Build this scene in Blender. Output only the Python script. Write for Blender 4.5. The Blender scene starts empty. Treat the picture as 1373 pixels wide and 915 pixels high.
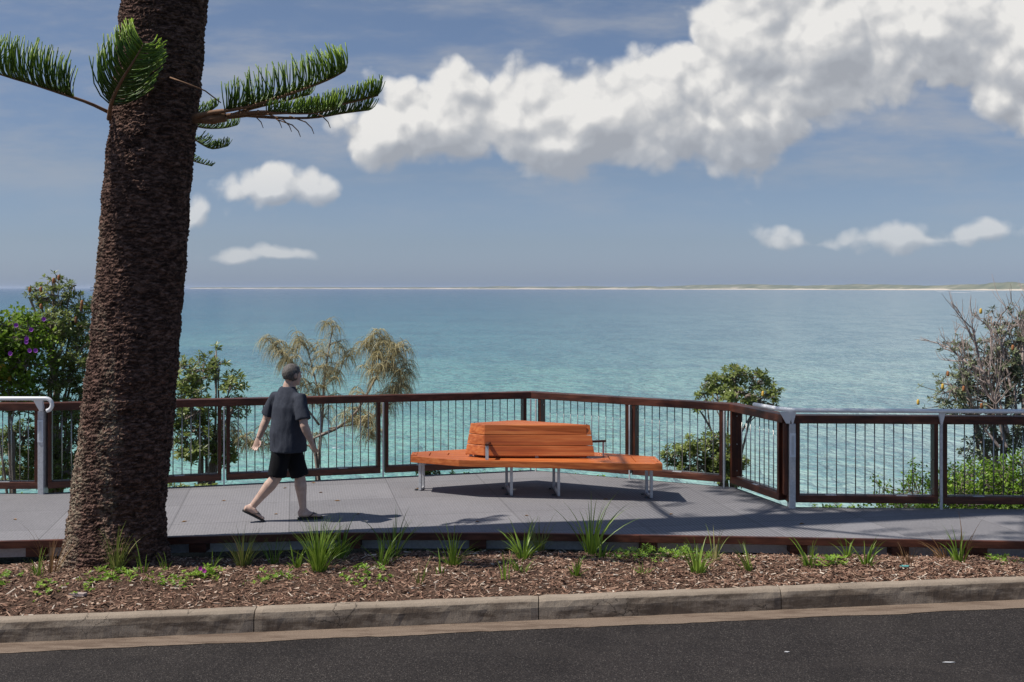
import bpy, bmesh, math, random
from mathutils import Vector, Matrix, Quaternion, noise
R = math.radians
rnd = random.Random(11)
V = Vector
scene = bpy.context.scene
COL = scene.collection
CAM_H, FOC, CX, HY = 2.5, 1500.0, 686.5, 386.0
SUN_EL, SUN_A = R(56), R(12)
SUN = V((-math.cos(SUN_EL)*math.cos(SUN_A), -math.cos(SUN_EL)*math.sin(SUN_A), math.sin(SUN_EL)))
SEA_Z = -20.0

def at(x, y, Y):
    return V(((x-CX)/FOC*Y, Y, CAM_H-(y-HY)/FOC*Y))

# ------------------------------------------------------------------ materials
class NT:
    def __init__(s, tree): s.t = tree; s.L = tree.links
    def n(s, typ, ins=None, **kw):
        nd = s.t.nodes.new(typ)
        for k, v in kw.items(): setattr(nd, k, v)
        for k, v in (ins or {}).items():
            sock = nd.inputs[k]
            if isinstance(v, bpy.types.NodeSocket): s.L.new(v, sock)
            else:
                if isinstance(v, (tuple, list)) and len(v) == 3 and sock.type == 'RGBA': v = (*v, 1)
                sock.default_value = v
        return nd
    def math(s, op, a, b=0.0, c=0.0, clamp=False):
        nd = s.n('ShaderNodeMath', {0: a, 1: b, 2: c}, operation=op); nd.use_clamp = clamp
        return nd.outputs[0]
    def vm(s, op, a, b=(0, 0, 0)):
        nd = s.n('ShaderNodeVectorMath', {0: a, 1: b}, operation=op)
        return nd.outputs[1] if op in ('LENGTH', 'DISTANCE', 'DOT_PRODUCT') else nd.outputs[0]
    def mix(s, f, a, b, blend='MIX'):
        nd = s.n('ShaderNodeMix', data_type='RGBA', blend_type=blend)
        for idx, v in ((0, f), (6, a), (7, b)):
            sk = nd.inputs[idx]
            if isinstance(v, bpy.types.NodeSocket): s.L.new(v, sk)
            else: sk.default_value = (*v, 1) if isinstance(v, (tuple, list)) and len(v) == 3 else v
        return nd.outputs[2]
    def noise(s, vec, scale, detail=4, rough=0.55, out=0, **kw):
        nd = s.n('ShaderNodeTexNoise', {'Scale': scale, 'Detail': detail, 'Roughness': rough, **kw})
        if vec is not None: s.L.new(vec, nd.inputs['Vector'])
        return nd.outputs[out]
    def ramp(s, f, stops, interp='LINEAR'):
        nd = s.n('ShaderNodeValToRGB', {0: f}); cr = nd.color_ramp; cr.interpolation = interp
        while len(cr.elements) < len(stops): cr.elements.new(0.5)
        for e, (p, c) in zip(cr.elements, stops):
            e.position = p; e.color = (*c, 1) if isinstance(c, (tuple, list)) else (c, c, c, 1)
        return nd.outputs[0]
    def sstep(s, x, lo, hi):
        nd = s.n('ShaderNodeMapRange', {0: x, 1: lo, 2: hi, 3: 0.0, 4: 1.0}, interpolation_type='SMOOTHSTEP')
        return nd.outputs[0]
    def mapping(s, vec, scale=(1, 1, 1), loc=(0, 0, 0), rot=(0, 0, 0)):
        return s.n('ShaderNodeMapping', {'Vector': vec, 'Scale': scale, 'Location': loc, 'Rotation': rot}).outputs[0]
    def bump(s, h, strength=0.5, dist=0.02, normal=None):
        nd = s.n('ShaderNodeBump', {'Height': h, 'Strength': strength, 'Distance': dist})
        if normal is not None: s.L.new(normal, nd.inputs['Normal'])
        return nd.outputs[0]

def new_mat(name):
    m = bpy.data.materials.new(name); m.use_nodes = True
    t = m.node_tree
    for nd in list(t.nodes): t.nodes.remove(nd)
    k = NT(t); out = k.n('ShaderNodeOutputMaterial')
    return m, k, out

def principled(name, color, rough=0.5, metal=0.0, spec=0.5, normal=None, build=None):
    m, k, out = new_mat(name)
    p = k.n('ShaderNodeBsdfPrincipled', {'Roughness': rough, 'Metallic': metal, 'Specular IOR Level': spec})
    pos = k.n('ShaderNodeTexCoord').outputs['Object']
    if build: build(k, p, pos)
    else: p.inputs['Base Color'].default_value = (*color, 1)
    k.L.new(p.outputs[0], out.inputs[0])
    return m

def put(k, p, **kw):
    for n, v in kw.items():
        sk = p.inputs[{'color': 'Base Color', 'rough': 'Roughness', 'normal': 'Normal', 'spec': 'Specular IOR Level', 'metal': 'Metallic'}[n]]
        if isinstance(v, bpy.types.NodeSocket): k.L.new(v, sk)
        else: sk.default_value = v

M = {}
def wood(name, c0, c1, c2, stretch, rough=0.45, spec=0.4):
    def b(k, p, pos):
        v = k.mapping(pos, scale=stretch)
        n1 = k.noise(v, 1.0, 6, 0.6, Distortion=0.15)
        n2 = k.noise(k.mapping(pos, scale=(1.1, 1.3, 9)), 1.0, 2)
        c = k.ramp(n1, [(0.28, c0), (0.5, c1), (0.72, c2)])
        c = k.mix(k.math('MULTIPLY', k.sstep(n2, 0.42, 0.7), 0.45), c, c0)
        put(k, p, color=c, rough=k.math('ADD', k.math('MULTIPLY', n1, 0.25), rough-0.1), normal=k.bump(n1, 0.35, 0.004))
    M[name] = principled(name, None, rough, spec=spec, build=b)
wood('bench_wood', (.27, .055, .011), (.5, .13, .027), (.64, .23, .07), (1.3, 26, 34), 0.42, .5)
wood('rail_wood', (.03, .010, .0065), (.085, .027, .015), (.15, .052, .028), (5, 5, 26), 0.42)
wood('stile_wood', (.03, .009, .005), (.07, .02, .009), (.14, .04, .014), (26, 26, 3), 0.45)

def b(k, p, pos):
    n = k.noise(pos, 40, 3); put(k, p, color=k.ramp(n, [(0.3, (.46, .465, .475)), (0.7, (.6, .605, .62))]), rough=k.math('ADD', k.math('MULTIPLY', n, 0.2), 0.35))
M['steel'] = principled('galvanised_steel', None, 0.45, 0.3, build=b)
M['rod'] = principled('stainless_rod', (.42, .41, .39), 0.32, 0.85)
M['tube'] = principled('satin_tube', (.78, .79, .8), 0.4, 0.1)
M['louvre'] = principled('light_louvre', (.7, .74, .78), 0.4, 0.1)
M['dark_steel'] = principled('dark_steel', (.06, .062, .066), 0.5, 0.4)

# boardwalk grating
def b(k, p, pos):
    def holes(vec, pitch):
        s = k.n('ShaderNodeSeparateXYZ', {0: k.mapping(vec, scale=(1/pitch, 1/pitch, 1))})
        a = k.math('ABSOLUTE', k.math('SUBTRACT', k.math('FRACT', s.outputs[0]), 0.5))
        c = k.math('ABSOLUTE', k.math('SUBTRACT', k.math('FRACT', s.outputs[1]), 0.5))
        return k.math('LESS_THAN', k.math('MAXIMUM', a, c), 0.27)
    sx = k.n('ShaderNodeSeparateXYZ', {0: pos})
    ang = k.mapping(pos, rot=(0, 0, R(-11)))
    brick = k.n('ShaderNodeTexBrick', {'Vector': ang, 'Scale': 1.0, 'Mortar Size': 0.006, 'Mortar Smooth': 0.0, 'Brick Width': 1.22, 'Row Height': 1.05,
                                       'Color1': (0.12, 0.118, 0.122, 1), 'Color2': (0.27, 0.262, 0.27, 1), 'Mortar': (0, 0, 0, 1)}, offset=0.0)
    open_zone = k.math('MULTIPLY', k.sstep(sx.outputs[0], .2, 2.2), k.math('SUBTRACT', 1.0, k.sstep(k.math('ADD', sx.outputs[0], k.math('MULTIPLY', sx.outputs[1], -0.75)), 4.0, 4.05)))
    h = holes(ang, 0.042)
    h2 = holes(ang, 0.03)
    hole = k.math('ADD', k.math('MULTIPLY', h, k.math('MULTIPLY', open_zone, 0.75)), k.math('MULTIPLY', h2, k.math('MULTIPLY', k.math('SUBTRACT', 1.0, open_zone), 0.24)))
    n = k.noise(pos, 1.4, 5, 0.6); fine = k.noise(pos, 90, 3, 0.7)
    base = k.ramp(n, [(0.3, (.175, .167, .177)), (0.55, (.222, .212, .222)), (0.8, (.265, .254, .263))])
    base = k.mix(0.4, base, k.ramp(k.noise(pos, 38, 5, .8), [(0.34, (.09, .088, .092)), (0.66, (.42, .405, .415))]))
    base = k.mix(k.math('MULTIPLY', k.sstep(k.noise(pos, 5.0, 3, 0.5), 0.58, 0.75), 0.25), base, (.12, .115, .115))
    base = k.mix(0.26, base, brick.outputs[0])
    base = k.mix(hole, base, (.035, .035, .038))
    base = k.mix(k.math('MULTIPLY', brick.outputs[1], 0.22), base, (.05, .05, .05))
    put(k, p, color=base, rough=0.72, spec=0.3, normal=k.bump(k.math('ADD', fine, k.math('MULTIPLY', hole, -1.5)), 0.4, 0.004))
M['deck'] = principled('deck_grating', None, build=b)

def b(k, p, pos):
    n = k.noise(pos, 3, 5, 0.65); f = k.noise(pos, 220, 2, 0.6); s = k.noise(k.mapping(pos, scale=(1, 1, .3)), 60, 3, .7)
    c = k.ramp(n, [(0.3, (.22, .168, .122)), (0.7, (.37, .295, .22))])
    c = k.mix(0.35, c, k.ramp(f, [(0.35, (.12, .1, .08)), (0.65, (.46, .4, .33))]))
    sz = k.n('ShaderNodeSeparateXYZ', {0: pos})
    st = k.noise(k.mapping(pos, scale=(2.2, 1, 9)), 1.0, 5, 0.7)
    grime = k.math('MULTIPLY', k.sstep(st, 0.38, 0.6), k.math('SUBTRACT', 1.0, k.sstep(sz.outputs[2], -.16, -.122)))
    c = k.mix(k.math('MULTIPLY', grime, 0.72), c, (.05, .03, .019))
    vor = k.n('ShaderNodeTexVoronoi', {'Vector': k.vm('ADD', k.mapping(pos, scale=(4.5, 4.5, 5)), k.vm('MULTIPLY', k.noise(pos, 7, 4, .7, out=1), (.6, .6, .6))), 'Scale': 1.0}, feature='DISTANCE_TO_EDGE')
    crk = k.math('MULTIPLY', k.math('LESS_THAN', vor.outputs[0], k.math('MULTIPLY', k.sstep(k.noise(pos, 1.1, 3), .48, .62), 0.014)), 0.7)
    c = k.mix(crk, c, (.035, .028, .022))
    h = k.math('ADD', k.math('MULTIPLY', f, .6), k.math('ADD', k.math('MULTIPLY', s, 0.8), k.math('MULTIPLY', crk, -2)))
    put(k, p, color=c, rough=0.9, spec=0.25, normal=k.bump(h, 0.7, 0.006))
M['concrete'] = principled('kerb_concrete', None, build=b)

def b(k, p, pos):
    n = k.noise(pos, 2.5, 4); f = k.noise(pos, 170, 3, 0.7)
    c = k.ramp(f, [(0.3, (.1, .073, .052)), (0.7, (.31, .235, .18))])
    g = k.noise(k.mapping(pos, scale=(.9, 5, 1)), 2.0, 5, .7)
    c = k.mix(k.math('MULTIPLY', k.sstep(g, .46, .62), .6), c, (.09, .06, .043))
    put(k, p, color=c, rough=0.95, spec=.2, normal=k.bump(f, 0.6, 0.006))
M['gutter'] = principled('gutter_concrete', None, build=b)

def b(k, p, pos):
    v = k.n('ShaderNodeTexVoronoi', {'Vector': pos, 'Scale': 130.0}); v2 = k.n('ShaderNodeTexVoronoi', {'Vector': pos, 'Scale': 42.0})
    sp = k.n('ShaderNodeSeparateColor', {0: v.outputs['Color']}); n = k.noise(pos, 0.7, 4, .6)
    c = k.ramp(sp.outputs[0], [(0.0, (.012, .0095, .0085)), (0.55, (.026, .0205, .0185)), (0.9, (.043, .036, .032)), (1.0, (.12, .105, .092))])
    c = k.mix(k.math('MULTIPLY', k.sstep(k.noise(k.mapping(pos, scale=(.5, 2.2, 1)), 1.3, 4, .6), .45, .7), .35), c, (.045, .037, .032))
    c = k.mix(k.sstep(k.noise(pos, .9, 6, .72), .42, .68), c, k.mix(1.0, c, (.62, .6, .6), 'MULTIPLY'))
    put(k, p, color=c, rough=0.85, spec=.3, normal=k.bump(k.math('ADD', v.outputs[0], v2.outputs[0]), 0.8, 0.008))
M['asphalt'] = principled('asphalt', None, build=b)

def b(k, p, pos):
    n = k.noise(pos, 6, 5, .7); f = k.noise(k.mapping(pos, scale=(1, 2.2, 1)), 55, 4, .75)
    c = k.ramp(f, [(0.3, (.035, .021, .014)), (0.5, (.13, .078, .053)), (0.72, (.3, .205, .15))])
    c = k.mix(k.math('MULTIPLY', n, .4), c, (.04, .025, .018))
    put(k, p, color=c, rough=0.95, spec=.15, normal=k.bump(f, 1.0, 0.02))
M['mulch'] = principled('mulch_base', None, build=b)
def b(k, p, pos):
    a = k.n('ShaderNodeAttribute', attribute_name='tint').outputs['Fac']
    c = k.ramp(a, [(0.0, (.05, .028, .02)), (0.3, (.15, .08, .054)), (0.55, (.27, .158, .108)), (0.8, (.41, .28, .2)), (1.0, (.62, .53, .43))])
    put(k, p, color=c, rough=.85, spec=.2)
M['chips'] = principled('wood_chips', None, build=b)

def b(k, p, pos):
    n = k.noise(pos, .25, 6, .65); f = k.noise(pos, 3, 5, .7)
    c = k.ramp(f, [(0.3, (.025, .03, .014)), (0.6, (.06, .06, .03)), (0.8, (.12, .1, .065))])
    put(k, p, color=k.mix(k.math('MULTIPLY', n, .5), c, (.04, .032, .022)), rough=.95, normal=k.bump(f, 1.0, .2))
M['earth'] = principled('earth', None, build=b)

def b(k, p, pos):
    s = k.n('ShaderNodeSeparateXYZ', {0: pos})
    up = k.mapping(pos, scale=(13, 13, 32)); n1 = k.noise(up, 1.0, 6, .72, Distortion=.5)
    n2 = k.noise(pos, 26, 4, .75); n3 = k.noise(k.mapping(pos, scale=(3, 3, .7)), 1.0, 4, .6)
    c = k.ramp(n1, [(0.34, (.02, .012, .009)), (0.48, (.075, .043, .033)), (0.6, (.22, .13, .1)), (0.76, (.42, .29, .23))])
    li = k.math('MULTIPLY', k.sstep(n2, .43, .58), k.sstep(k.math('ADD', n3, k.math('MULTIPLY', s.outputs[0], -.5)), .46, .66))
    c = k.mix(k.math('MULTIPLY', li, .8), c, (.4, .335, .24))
    w = k.sstep(k.noise(k.mapping(pos, scale=(13, 13, 6)), 1.0, 5, .75), .66, .74)
    c = k.mix(k.math('MULTIPLY', w, .5), c, (.38, .33, .28))
    put(k, p, color=c, rough=.95, spec=.15, normal=k.bump(k.math('ADD', n1, k.math('MULTIPLY', n2, .7)), 1.0, .03))
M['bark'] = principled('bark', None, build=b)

def leaf_mat(name, stops, under=None, trans=.25, rough=.45, spec=.4):
    m, k, out = new_mat(name)
    a = k.n('ShaderNodeAttribute', attribute_name='tint').outputs['Fac']
    c = k.ramp(a, stops)
    if under:
        g = k.n('ShaderNodeNewGeometry').outputs['Backfacing']
        c2 = k.mix(g, c, under)
    else: c2 = c
    p = k.n('ShaderNodeBsdfPrincipled', {'Base Color': c2, 'Roughness': rough, 'Specular IOR Level': spec})
    tr = k.n('ShaderNodeBsdfTranslucent', {'Color': k.mix(.5, c, (.2, .3, .03), 'MULTIPLY') if False else c})
    mx = k.n('ShaderNodeMixShader', {0: trans, 1: p.outputs[0], 2: tr.outputs[0]})
    k.L.new(mx.outputs[0], out.inputs[0]); M[name] = m
leaf_mat('banksia_leaf', [(0, (.09, .12, .028)), (.5, (.21, .265, .06)), (.85, (.33, .39, .11)), (1, (.48, .43, .17))], (.3, .33, .21), .45, .38, .5)
leaf_mat('grey_leaf', [(0, (.08, .1, .05)), (.5, (.18, .21, .105)), (.85, (.28, .31, .165)), (1, (.42, .37, .19))], (.3, .31, .25), .32, .42, .5)
leaf_mat('vine_leaf', [(0, (.1, .17, .02)), (.5, (.2, .32, .035)), (.9, (.28, .38, .05)), (1, (.5, .3, .04))], None, .45, .45, .35)
leaf_mat('cover_leaf', [(0, (.09, .17, .018)), (.5, (.19, .33, .03)), (1, (.34, .46, .06))], None, .3, .45, .35)
leaf_mat('casuarina_needle', [(0, (.26, .24, .12)), (.5, (.47, .41, .22)), (1, (.68, .58, .36))], None, .3, .6, .2)
leaf_mat('pine_needle', [(0, (.03, .065, .008)), (.5, (.07, .145, .014)), (1, (.27, .4, .03))], None, .15, .4, .4)
leaf_mat('grass_blade', [(0, (.08, .13, .018)), (.5, (.17, .28, .03)), (1, (.34, .44, .08))], None, .3, .4, .4)
leaf_mat('dry_grass', [(0, (.11, .05, .02)), (.5, (.24, .13, .055)), (1, (.45, .32, .17))], None, .25, .6, .2)
leaf_mat('olive_grass', [(0, (.1, .125, .03)), (.5, (.2, .25, .055)), (1, (.42, .33, .15))], None, .25, .5, .3)
leaf_mat('dead_leaf', [(0, (.12, .055, .02)), (1, (.35, .2, .08))], None, .1, .7, .2)

def b(k, p, pos):
    n = k.noise(pos, 14, 4, .7); put(k, p, color=k.ramp(n, [(.3, (.17, .135, .11)), (.7, (.38, .31, .26))]), rough=.9, normal=k.bump(n, .6, .01))
M['twig'] = principled('twig_bark', None, build=b)
def b(k, p, pos):
    n = k.noise(pos, 14, 4, .7); put(k, p, color=k.ramp(n, [(.3, (.24, .175, .15)), (.7, (.5, .41, .37))]), rough=.9)
M['dead_wood'] = principled('dead_wood', None, build=b)
def b(k, p, pos):
    n = k.noise(pos, 14, 4, .7); put(k, p, color=k.ramp(n, [(.3, (.12, .06, .03)), (.7, (.26, .14, .075))]), rough=.8)
M['pine_stem'] = principled('pine_stem', None, build=b)
M['cone_orange'] = principled('cone_orange', (.34, .14, .055), .9)
M['cone_yellow'] = principled('cone_yellow', (.62, .4, .07), .8)
M['cone_brown'] = principled('cone_brown', (.16, .075, .03), .9)
M['petal_purple'] = principled('petal_purple', (.42, .1, .55), .6)
M['petal_pink'] = principled('petal_pink', (.65, .05, .45), .6)

def b(k, p, pos):
    n = k.noise(pos, 30, 4, .7); n2 = k.noise(pos, 6, 3)
    put(k, p, color=k.mix(k.math('MULTIPLY', n2, .4), k.ramp(n, [(.3, (.036, .041, .056)), (.7, (.056, .062, .08))]), (.05, .055, .07)), rough=.95, spec=.1, normal=k.bump(k.noise(k.mapping(pos, scale=(1, 1, .35)), 11, 3, .5), .6, .03))
M['shirt'] = principled('shirt_cotton', None, build=b)
M['shorts'] = principled('shorts_cloth', (.011, .011, .013), .9, spec=.15)
def b(k, p, pos):
    n = k.noise(pos, 18, 4); put(k, p, color=k.ramp(n, [(.3, (.44, .29, .23)), (.7, (.58, .41, .33))]), rough=.55)
    p.inputs['Subsurface Weight'].default_value = .08; p.inputs['Subsurface Radius'].default_value = (.01, .004, .002)
M['skin'] = principled('skin', None, build=b)
def b(k, p, pos):
    n = k.noise(k.mapping(pos, scale=(1, 1, .4)), 160, 2); put(k, p, color=k.ramp(n, [(.35, (.035, .03, .028)), (.7, (.2, .18, .165))]), rough=.7, normal=k.bump(n, .6, .006))
M['hair'] = principled('grey_hair', None, build=b)
M['rubber'] = principled('sandal_rubber', (.02, .02, .022), .7)
M['eye'] = principled('eye_white', (.7, .68, .65), .3)
M['clear'] = principled('phone_case', (.5, .53, .56), .25)

# sea
def b(k, p, pos):
    s = k.n('ShaderNodeSeparateXYZ', {0: pos})
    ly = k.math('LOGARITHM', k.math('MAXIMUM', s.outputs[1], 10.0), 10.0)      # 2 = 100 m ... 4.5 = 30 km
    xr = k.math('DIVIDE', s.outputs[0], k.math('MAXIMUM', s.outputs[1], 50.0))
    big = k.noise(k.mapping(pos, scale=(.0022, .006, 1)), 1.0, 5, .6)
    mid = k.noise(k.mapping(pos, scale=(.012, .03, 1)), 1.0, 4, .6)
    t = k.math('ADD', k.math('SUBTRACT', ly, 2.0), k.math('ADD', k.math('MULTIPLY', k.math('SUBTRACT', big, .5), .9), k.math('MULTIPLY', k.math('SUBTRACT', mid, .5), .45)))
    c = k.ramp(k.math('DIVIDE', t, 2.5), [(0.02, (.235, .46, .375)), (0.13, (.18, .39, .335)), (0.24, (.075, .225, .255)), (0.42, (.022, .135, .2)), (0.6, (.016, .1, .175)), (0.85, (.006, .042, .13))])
    c = k.mix(k.math('MULTIPLY', k.sstep(xr, -.08, .4), .6), c, (.40, .47, .46))  # cloud reflection and glint painted into the water colour towards the right
    w0 = k.noise(k.mapping(pos, scale=(1.3, 1.0, 1), rot=(0, 0, .3)), 1.0, 2, .6)
    w1 = k.noise(k.mapping(pos, scale=(.36, .26, 1), rot=(0, 0, .25)), 1.0, 3, .6, Distortion=.3)
    w2 = k.noise(k.mapping(pos, scale=(.11, .055, 1), rot=(0, 0, .2)), 1.0, 3, .6)
    w3 = k.noise(k.mapping(pos, scale=(.034, .014, 1), rot=(0, 0, .15)), 1.0, 3, .6)
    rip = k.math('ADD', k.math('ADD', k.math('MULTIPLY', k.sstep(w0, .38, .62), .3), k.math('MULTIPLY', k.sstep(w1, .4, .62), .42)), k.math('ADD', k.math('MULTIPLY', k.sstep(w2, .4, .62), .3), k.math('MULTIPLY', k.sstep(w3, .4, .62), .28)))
    c = k.mix(k.math('MULTIPLY', k.sstep(rip, .3, 1.0), .8), c, k.mix(1.0, c, (.36, .52, .62), 'MULTIPLY'))  # light and dark wave faces painted into the base colour
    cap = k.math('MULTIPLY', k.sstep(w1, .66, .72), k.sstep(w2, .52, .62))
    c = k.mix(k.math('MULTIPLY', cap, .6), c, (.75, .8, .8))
    bm = k.bump(w3, .8, 2.5); bm = k.bump(w1, 1.0, 1.8, bm); bm = k.bump(w2, .8, .5, bm)
    put(k, p, color=c, rough=.14, spec=.5, normal=bm)
    p.inputs['IOR'].default_value = 1.33
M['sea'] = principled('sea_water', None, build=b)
def b(k, p, pos):
    s = k.n('ShaderNodeSeparateXYZ', {0: pos})
    n = k.noise(pos, .004, 6, .7); n2 = k.noise(k.mapping(pos, scale=(1, 1, 6)), .0016, 4, .6)
    veg = k.ramp(n, [(.35, (.10, .115, .075)), (.55, (.18, .18, .115)), (.72, (.42, .36, .28))])
    z = k.math('ADD', s.outputs[2], k.math('MULTIPLY', k.math('SUBTRACT', n2, .5), 34.0))
    put(k, p, color=k.mix(k.sstep(z, 6.5, 11), (.62, .53, .42), veg), rough=1, spec=0.0)
M['coast'] = principled('coast_dunes', None, build=b)
M['ship_white'] = principled('ship_white', (.8, .8, .78), .6)
M['ship_red'] = principled('ship_red', (.5, .05, .04), .6)
M['white_paint'] = principled('white_scrap', (.5, .5, .5), .8)

# ------------------------------------------------------------------ mesh helpers
def frame(d):
    d = d.normalized(); a = V((0, 0, 1)) if abs(d.z) < .9 else V((1, 0, 0))
    u = d.cross(a).normalized(); return u, u.cross(d).normalized()

class MB:
    def __init__(s): s.v = []; s.f = []; s.t = []
    def add(s, vs, fs, tint=.5):
        o = len(s.v); s.v.extend(vs); s.t.extend([tint]*len(vs)); s.f.extend([tuple(o+i for i in f) for f in fs]); return s
    def box(s, x0, x1, y0, y1, z0, z1, tint=.5):
        vs = [V((x, y, z)) for z in (z0, z1) for y in (y0, y1) for x in (x0, x1)]
        return s.add(vs, [(0, 2, 3, 1), (4, 5, 7, 6), (0, 1, 5, 4), (2, 6, 7, 3), (0, 4, 6, 2), (1, 3, 7, 5)], tint)
    def tube(s, pts, rad, n=6, caps=True, tint=.5):
        k = len(pts); rad = rad if isinstance(rad, (list, tuple)) else [rad]*k
        vs = []; u0 = None
        for i, p in enumerate(pts):
            d = pts[min(i+1, k-1)]-pts[max(i-1, 0)]
            if d.length < 1e-9: d = V((0, 0, 1))
            d = d.normalized()
            if u0 is None: u, w = frame(d)
            else:
                u = (u0-d*u0.dot(d))
                u = u.normalized() if u.length > 1e-6 else frame(d)[0]
                w = u.cross(d)
            u0 = u
            r = rad[i]; ra, rb = r if isinstance(r, tuple) else (r, r)
            for j in range(n):
                a = 2*math.pi*j/n; vs.append(p+u*(ra*math.cos(a))+w*(rb*math.sin(a)))
        fs = [(i*n+j, i*n+(j+1) % n, (i+1)*n+(j+1) % n, (i+1)*n+j) for i in range(k-1) for j in range(n)]
        if caps: fs += [tuple(range(n-1, -1, -1)), tuple((k-1)*n+j for j in range(n))]
        return s.add(vs, fs, tint)
    def etube(s, pts, rad, side, n=20):
        """elliptical rings: rad = (along side, across); rings horizontal-ish, perpendicular to the path"""
        k = len(pts); vs = []
        for i, p in enumerate(pts):
            d = (pts[min(i+1, k-1)]-pts[max(i-1, 0)]).normalized()
            sd = side[i] if isinstance(side, list) else side
            u = (sd-d*sd.dot(d)).normalized(); w = d.cross(u)
            for j in range(n):
                a = 2*math.pi*j/n; vs.append(p+u*(rad[i][0]*math.cos(a))+w*(rad[i][1]*math.sin(a)))
        fs = [(i*n+j, i*n+(j+1) % n, (i+1)*n+(j+1) % n, (i+1)*n+j) for i in range(k-1) for j in range(n)]
        fs += [tuple(range(n-1, -1, -1)), tuple((k-1)*n+j for j in range(n))]
        return s.add(vs, fs)
    def ball(s, c, ax, n=16, m=10, tint=.5, keep=None):
        """ellipsoid; ax = three vectors (semi-axes)"""
        vs = []; fs = []
        for i in range(m+1):
            th = math.pi*i/m
            for j in range(n):
                a = 2*math.pi*j/n
                vs.append(c+ax[0]*(math.sin(th)*math.cos(a))+ax[1]*(math.sin(th)*math.sin(a))+ax[2]*math.cos(th))
        for i in range(m):
            for j in range(n):
                f = (i*n+j, (i+1)*n+j, (i+1)*n+(j+1) % n, i*n+(j+1) % n)
                if keep is None or keep(sum((vs[q] for q in f), V((0, 0, 0)))/4): fs.append(f)
        return s.add(vs, fs, tint)
    def prism(s, poly, z0, z1, poly_top=None, tint=.5):
        n = len(poly); pt = poly_top or poly
        vs = [V((x, y, z0)) for x, y in poly]+[V((x, y, z1)) for x, y in pt]
        return s.add(vs, [tuple(range(n-1, -1, -1)), tuple(range(n, 2*n))]+[(i, (i+1) % n, n+(i+1) % n, n+i) for i in range(n)], tint)
    def mesh(s, name, mat, origin=V((0, 0, 0)), smooth=False):
        me = bpy.data.meshes.new(name)
        me.from_pydata([tuple(v-origin) for v in s.v], [], s.f); me.validate()
        at_ = me.attributes.new('tint', 'FLOAT', 'POINT')
        if len(me.vertices) == len(s.t): at_.data.foreach_set('value', s.t)
        if smooth: me.polygons.foreach_set('use_smooth', [True]*len(me.polygons))
        if mat: me.materials.append(mat)
        return me
    def build(s, name, mat, parent=None, origin=V((0, 0, 0)), smooth=False, bevel=0):
        o = bpy.data.objects.new(name, s.mesh(name, mat, origin, smooth)); COL.objects.link(o)
        if parent: o.parent = parent
        else: o.location = origin
        if bevel:
            md = o.modifiers.new('bevel', 'BEVEL'); md.width = bevel; md.segments = 2; md.limit_method = 'ANGLE'; md.angle_limit = R(40)
        return o

def tag(o, label=None, cat=None, group=None, kind=None):
    for k, v in (('label', label), ('category', cat), ('group', group), ('kind', kind)):
        if v: o[k] = v
    return o
def thing(name, loc, label, cat, group=None, rz=0):
    o = bpy.data.objects.new(name, None); COL.objects.link(o); o.empty_display_size = .1
    o.location = loc; o.rotation_euler = (0, 0, rz); return tag(o, label, cat, group)
def clone(o, parent=None, loc=None, name=None):
    c = o.copy(); COL.objects.link(c)
    if parent: c.parent = parent
    if loc is not None: c.location = loc
    return c
def remesh(mb, name, mat, parent, origin, voxel, smooth_it=4, sub=0):
    o = bpy.data.objects.new('tmp', mb.mesh('tmp', None, origin)); COL.objects.link(o)
    md = o.modifiers.new('r', 'REMESH'); md.mode = 'VOXEL'; md.voxel_size = voxel
    sm = o.modifiers.new('s', 'SMOOTH'); sm.factor = .5; sm.iterations = smooth_it
    dg = bpy.context.evaluated_depsgraph_get(); dg.update()
    me = bpy.data.meshes.new_from_object(o.evaluated_get(dg)); bpy.data.objects.remove(o)
    me.name = name; me.materials.clear(); me.materials.append(mat)
    me.polygons.foreach_set('use_smooth', [True]*len(me.polygons))
    r = bpy.data.objects.new(name, me); COL.objects.link(r); r.parent = parent
    return r
def bez(p0, p1, p2, n):
    return [p0*(1-t)**2+p1*(2*t*(1-t))+p2*t*t for t in [i/(n-1) for i in range(n)]]
def rv(s=1.0): return V((rnd.uniform(-s, s), rnd.uniform(-s, s), rnd.uniform(-s, s)))

# ------------------------------------------------------------------ setting
def kerb_y(x): return 8.79+(x+4.02)*.1429
KT = .145
def deck_front(x):
    pts = [(-60, 4.6), (-5.05, 11.04), (-1.73, 11.43), (.1, 11.41), (5.05, 11.03), (60, 6.9)]
    for (xa, ya), (xb, yb) in zip(pts, pts[1:]):
        if xa <= x <= xb: return ya+(yb-ya)*(x-xa)/(xb-xa)
    return 11
TX, TY = (152-CX)/FOC*10.75, 10.75
def mulch_z(x, y):
    k0 = kerb_y(x)+KT; d = deck_front(x)
    t = (y-k0)/max(.3, d-k0)
    z = -.14+.03*math.sin(min(1, max(0, t))*math.pi)-.05*max(0, t-.5)-(.05 if x < -1.8 else .05*max(0, (-1.2-x)/.6) if x < -1.2 else 0)*max(0, min(1, (t-.5)*2.5))
    if t > .9: z -= (t-.9)*1.3
    r = math.hypot(x-TX, y-TY); z += .07*math.exp(-(r/.75)**2)
    z += .012*noise.noise(V((x*2.3, y*2.3, 0)))+.006*noise.noise(V((x*7, y*7, 3)))
    return max(z, -.6)
def on_mulch(px, py):
    Y = 10.5
    for _ in range(12):
        X = (px-CX)/FOC*Y; Y = (CAM_H-mulch_z(X, Y))*FOC/(py-HY)
    X = (px-CX)/FOC*Y
    return V((X, Y, mulch_z(X, Y)))

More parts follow.
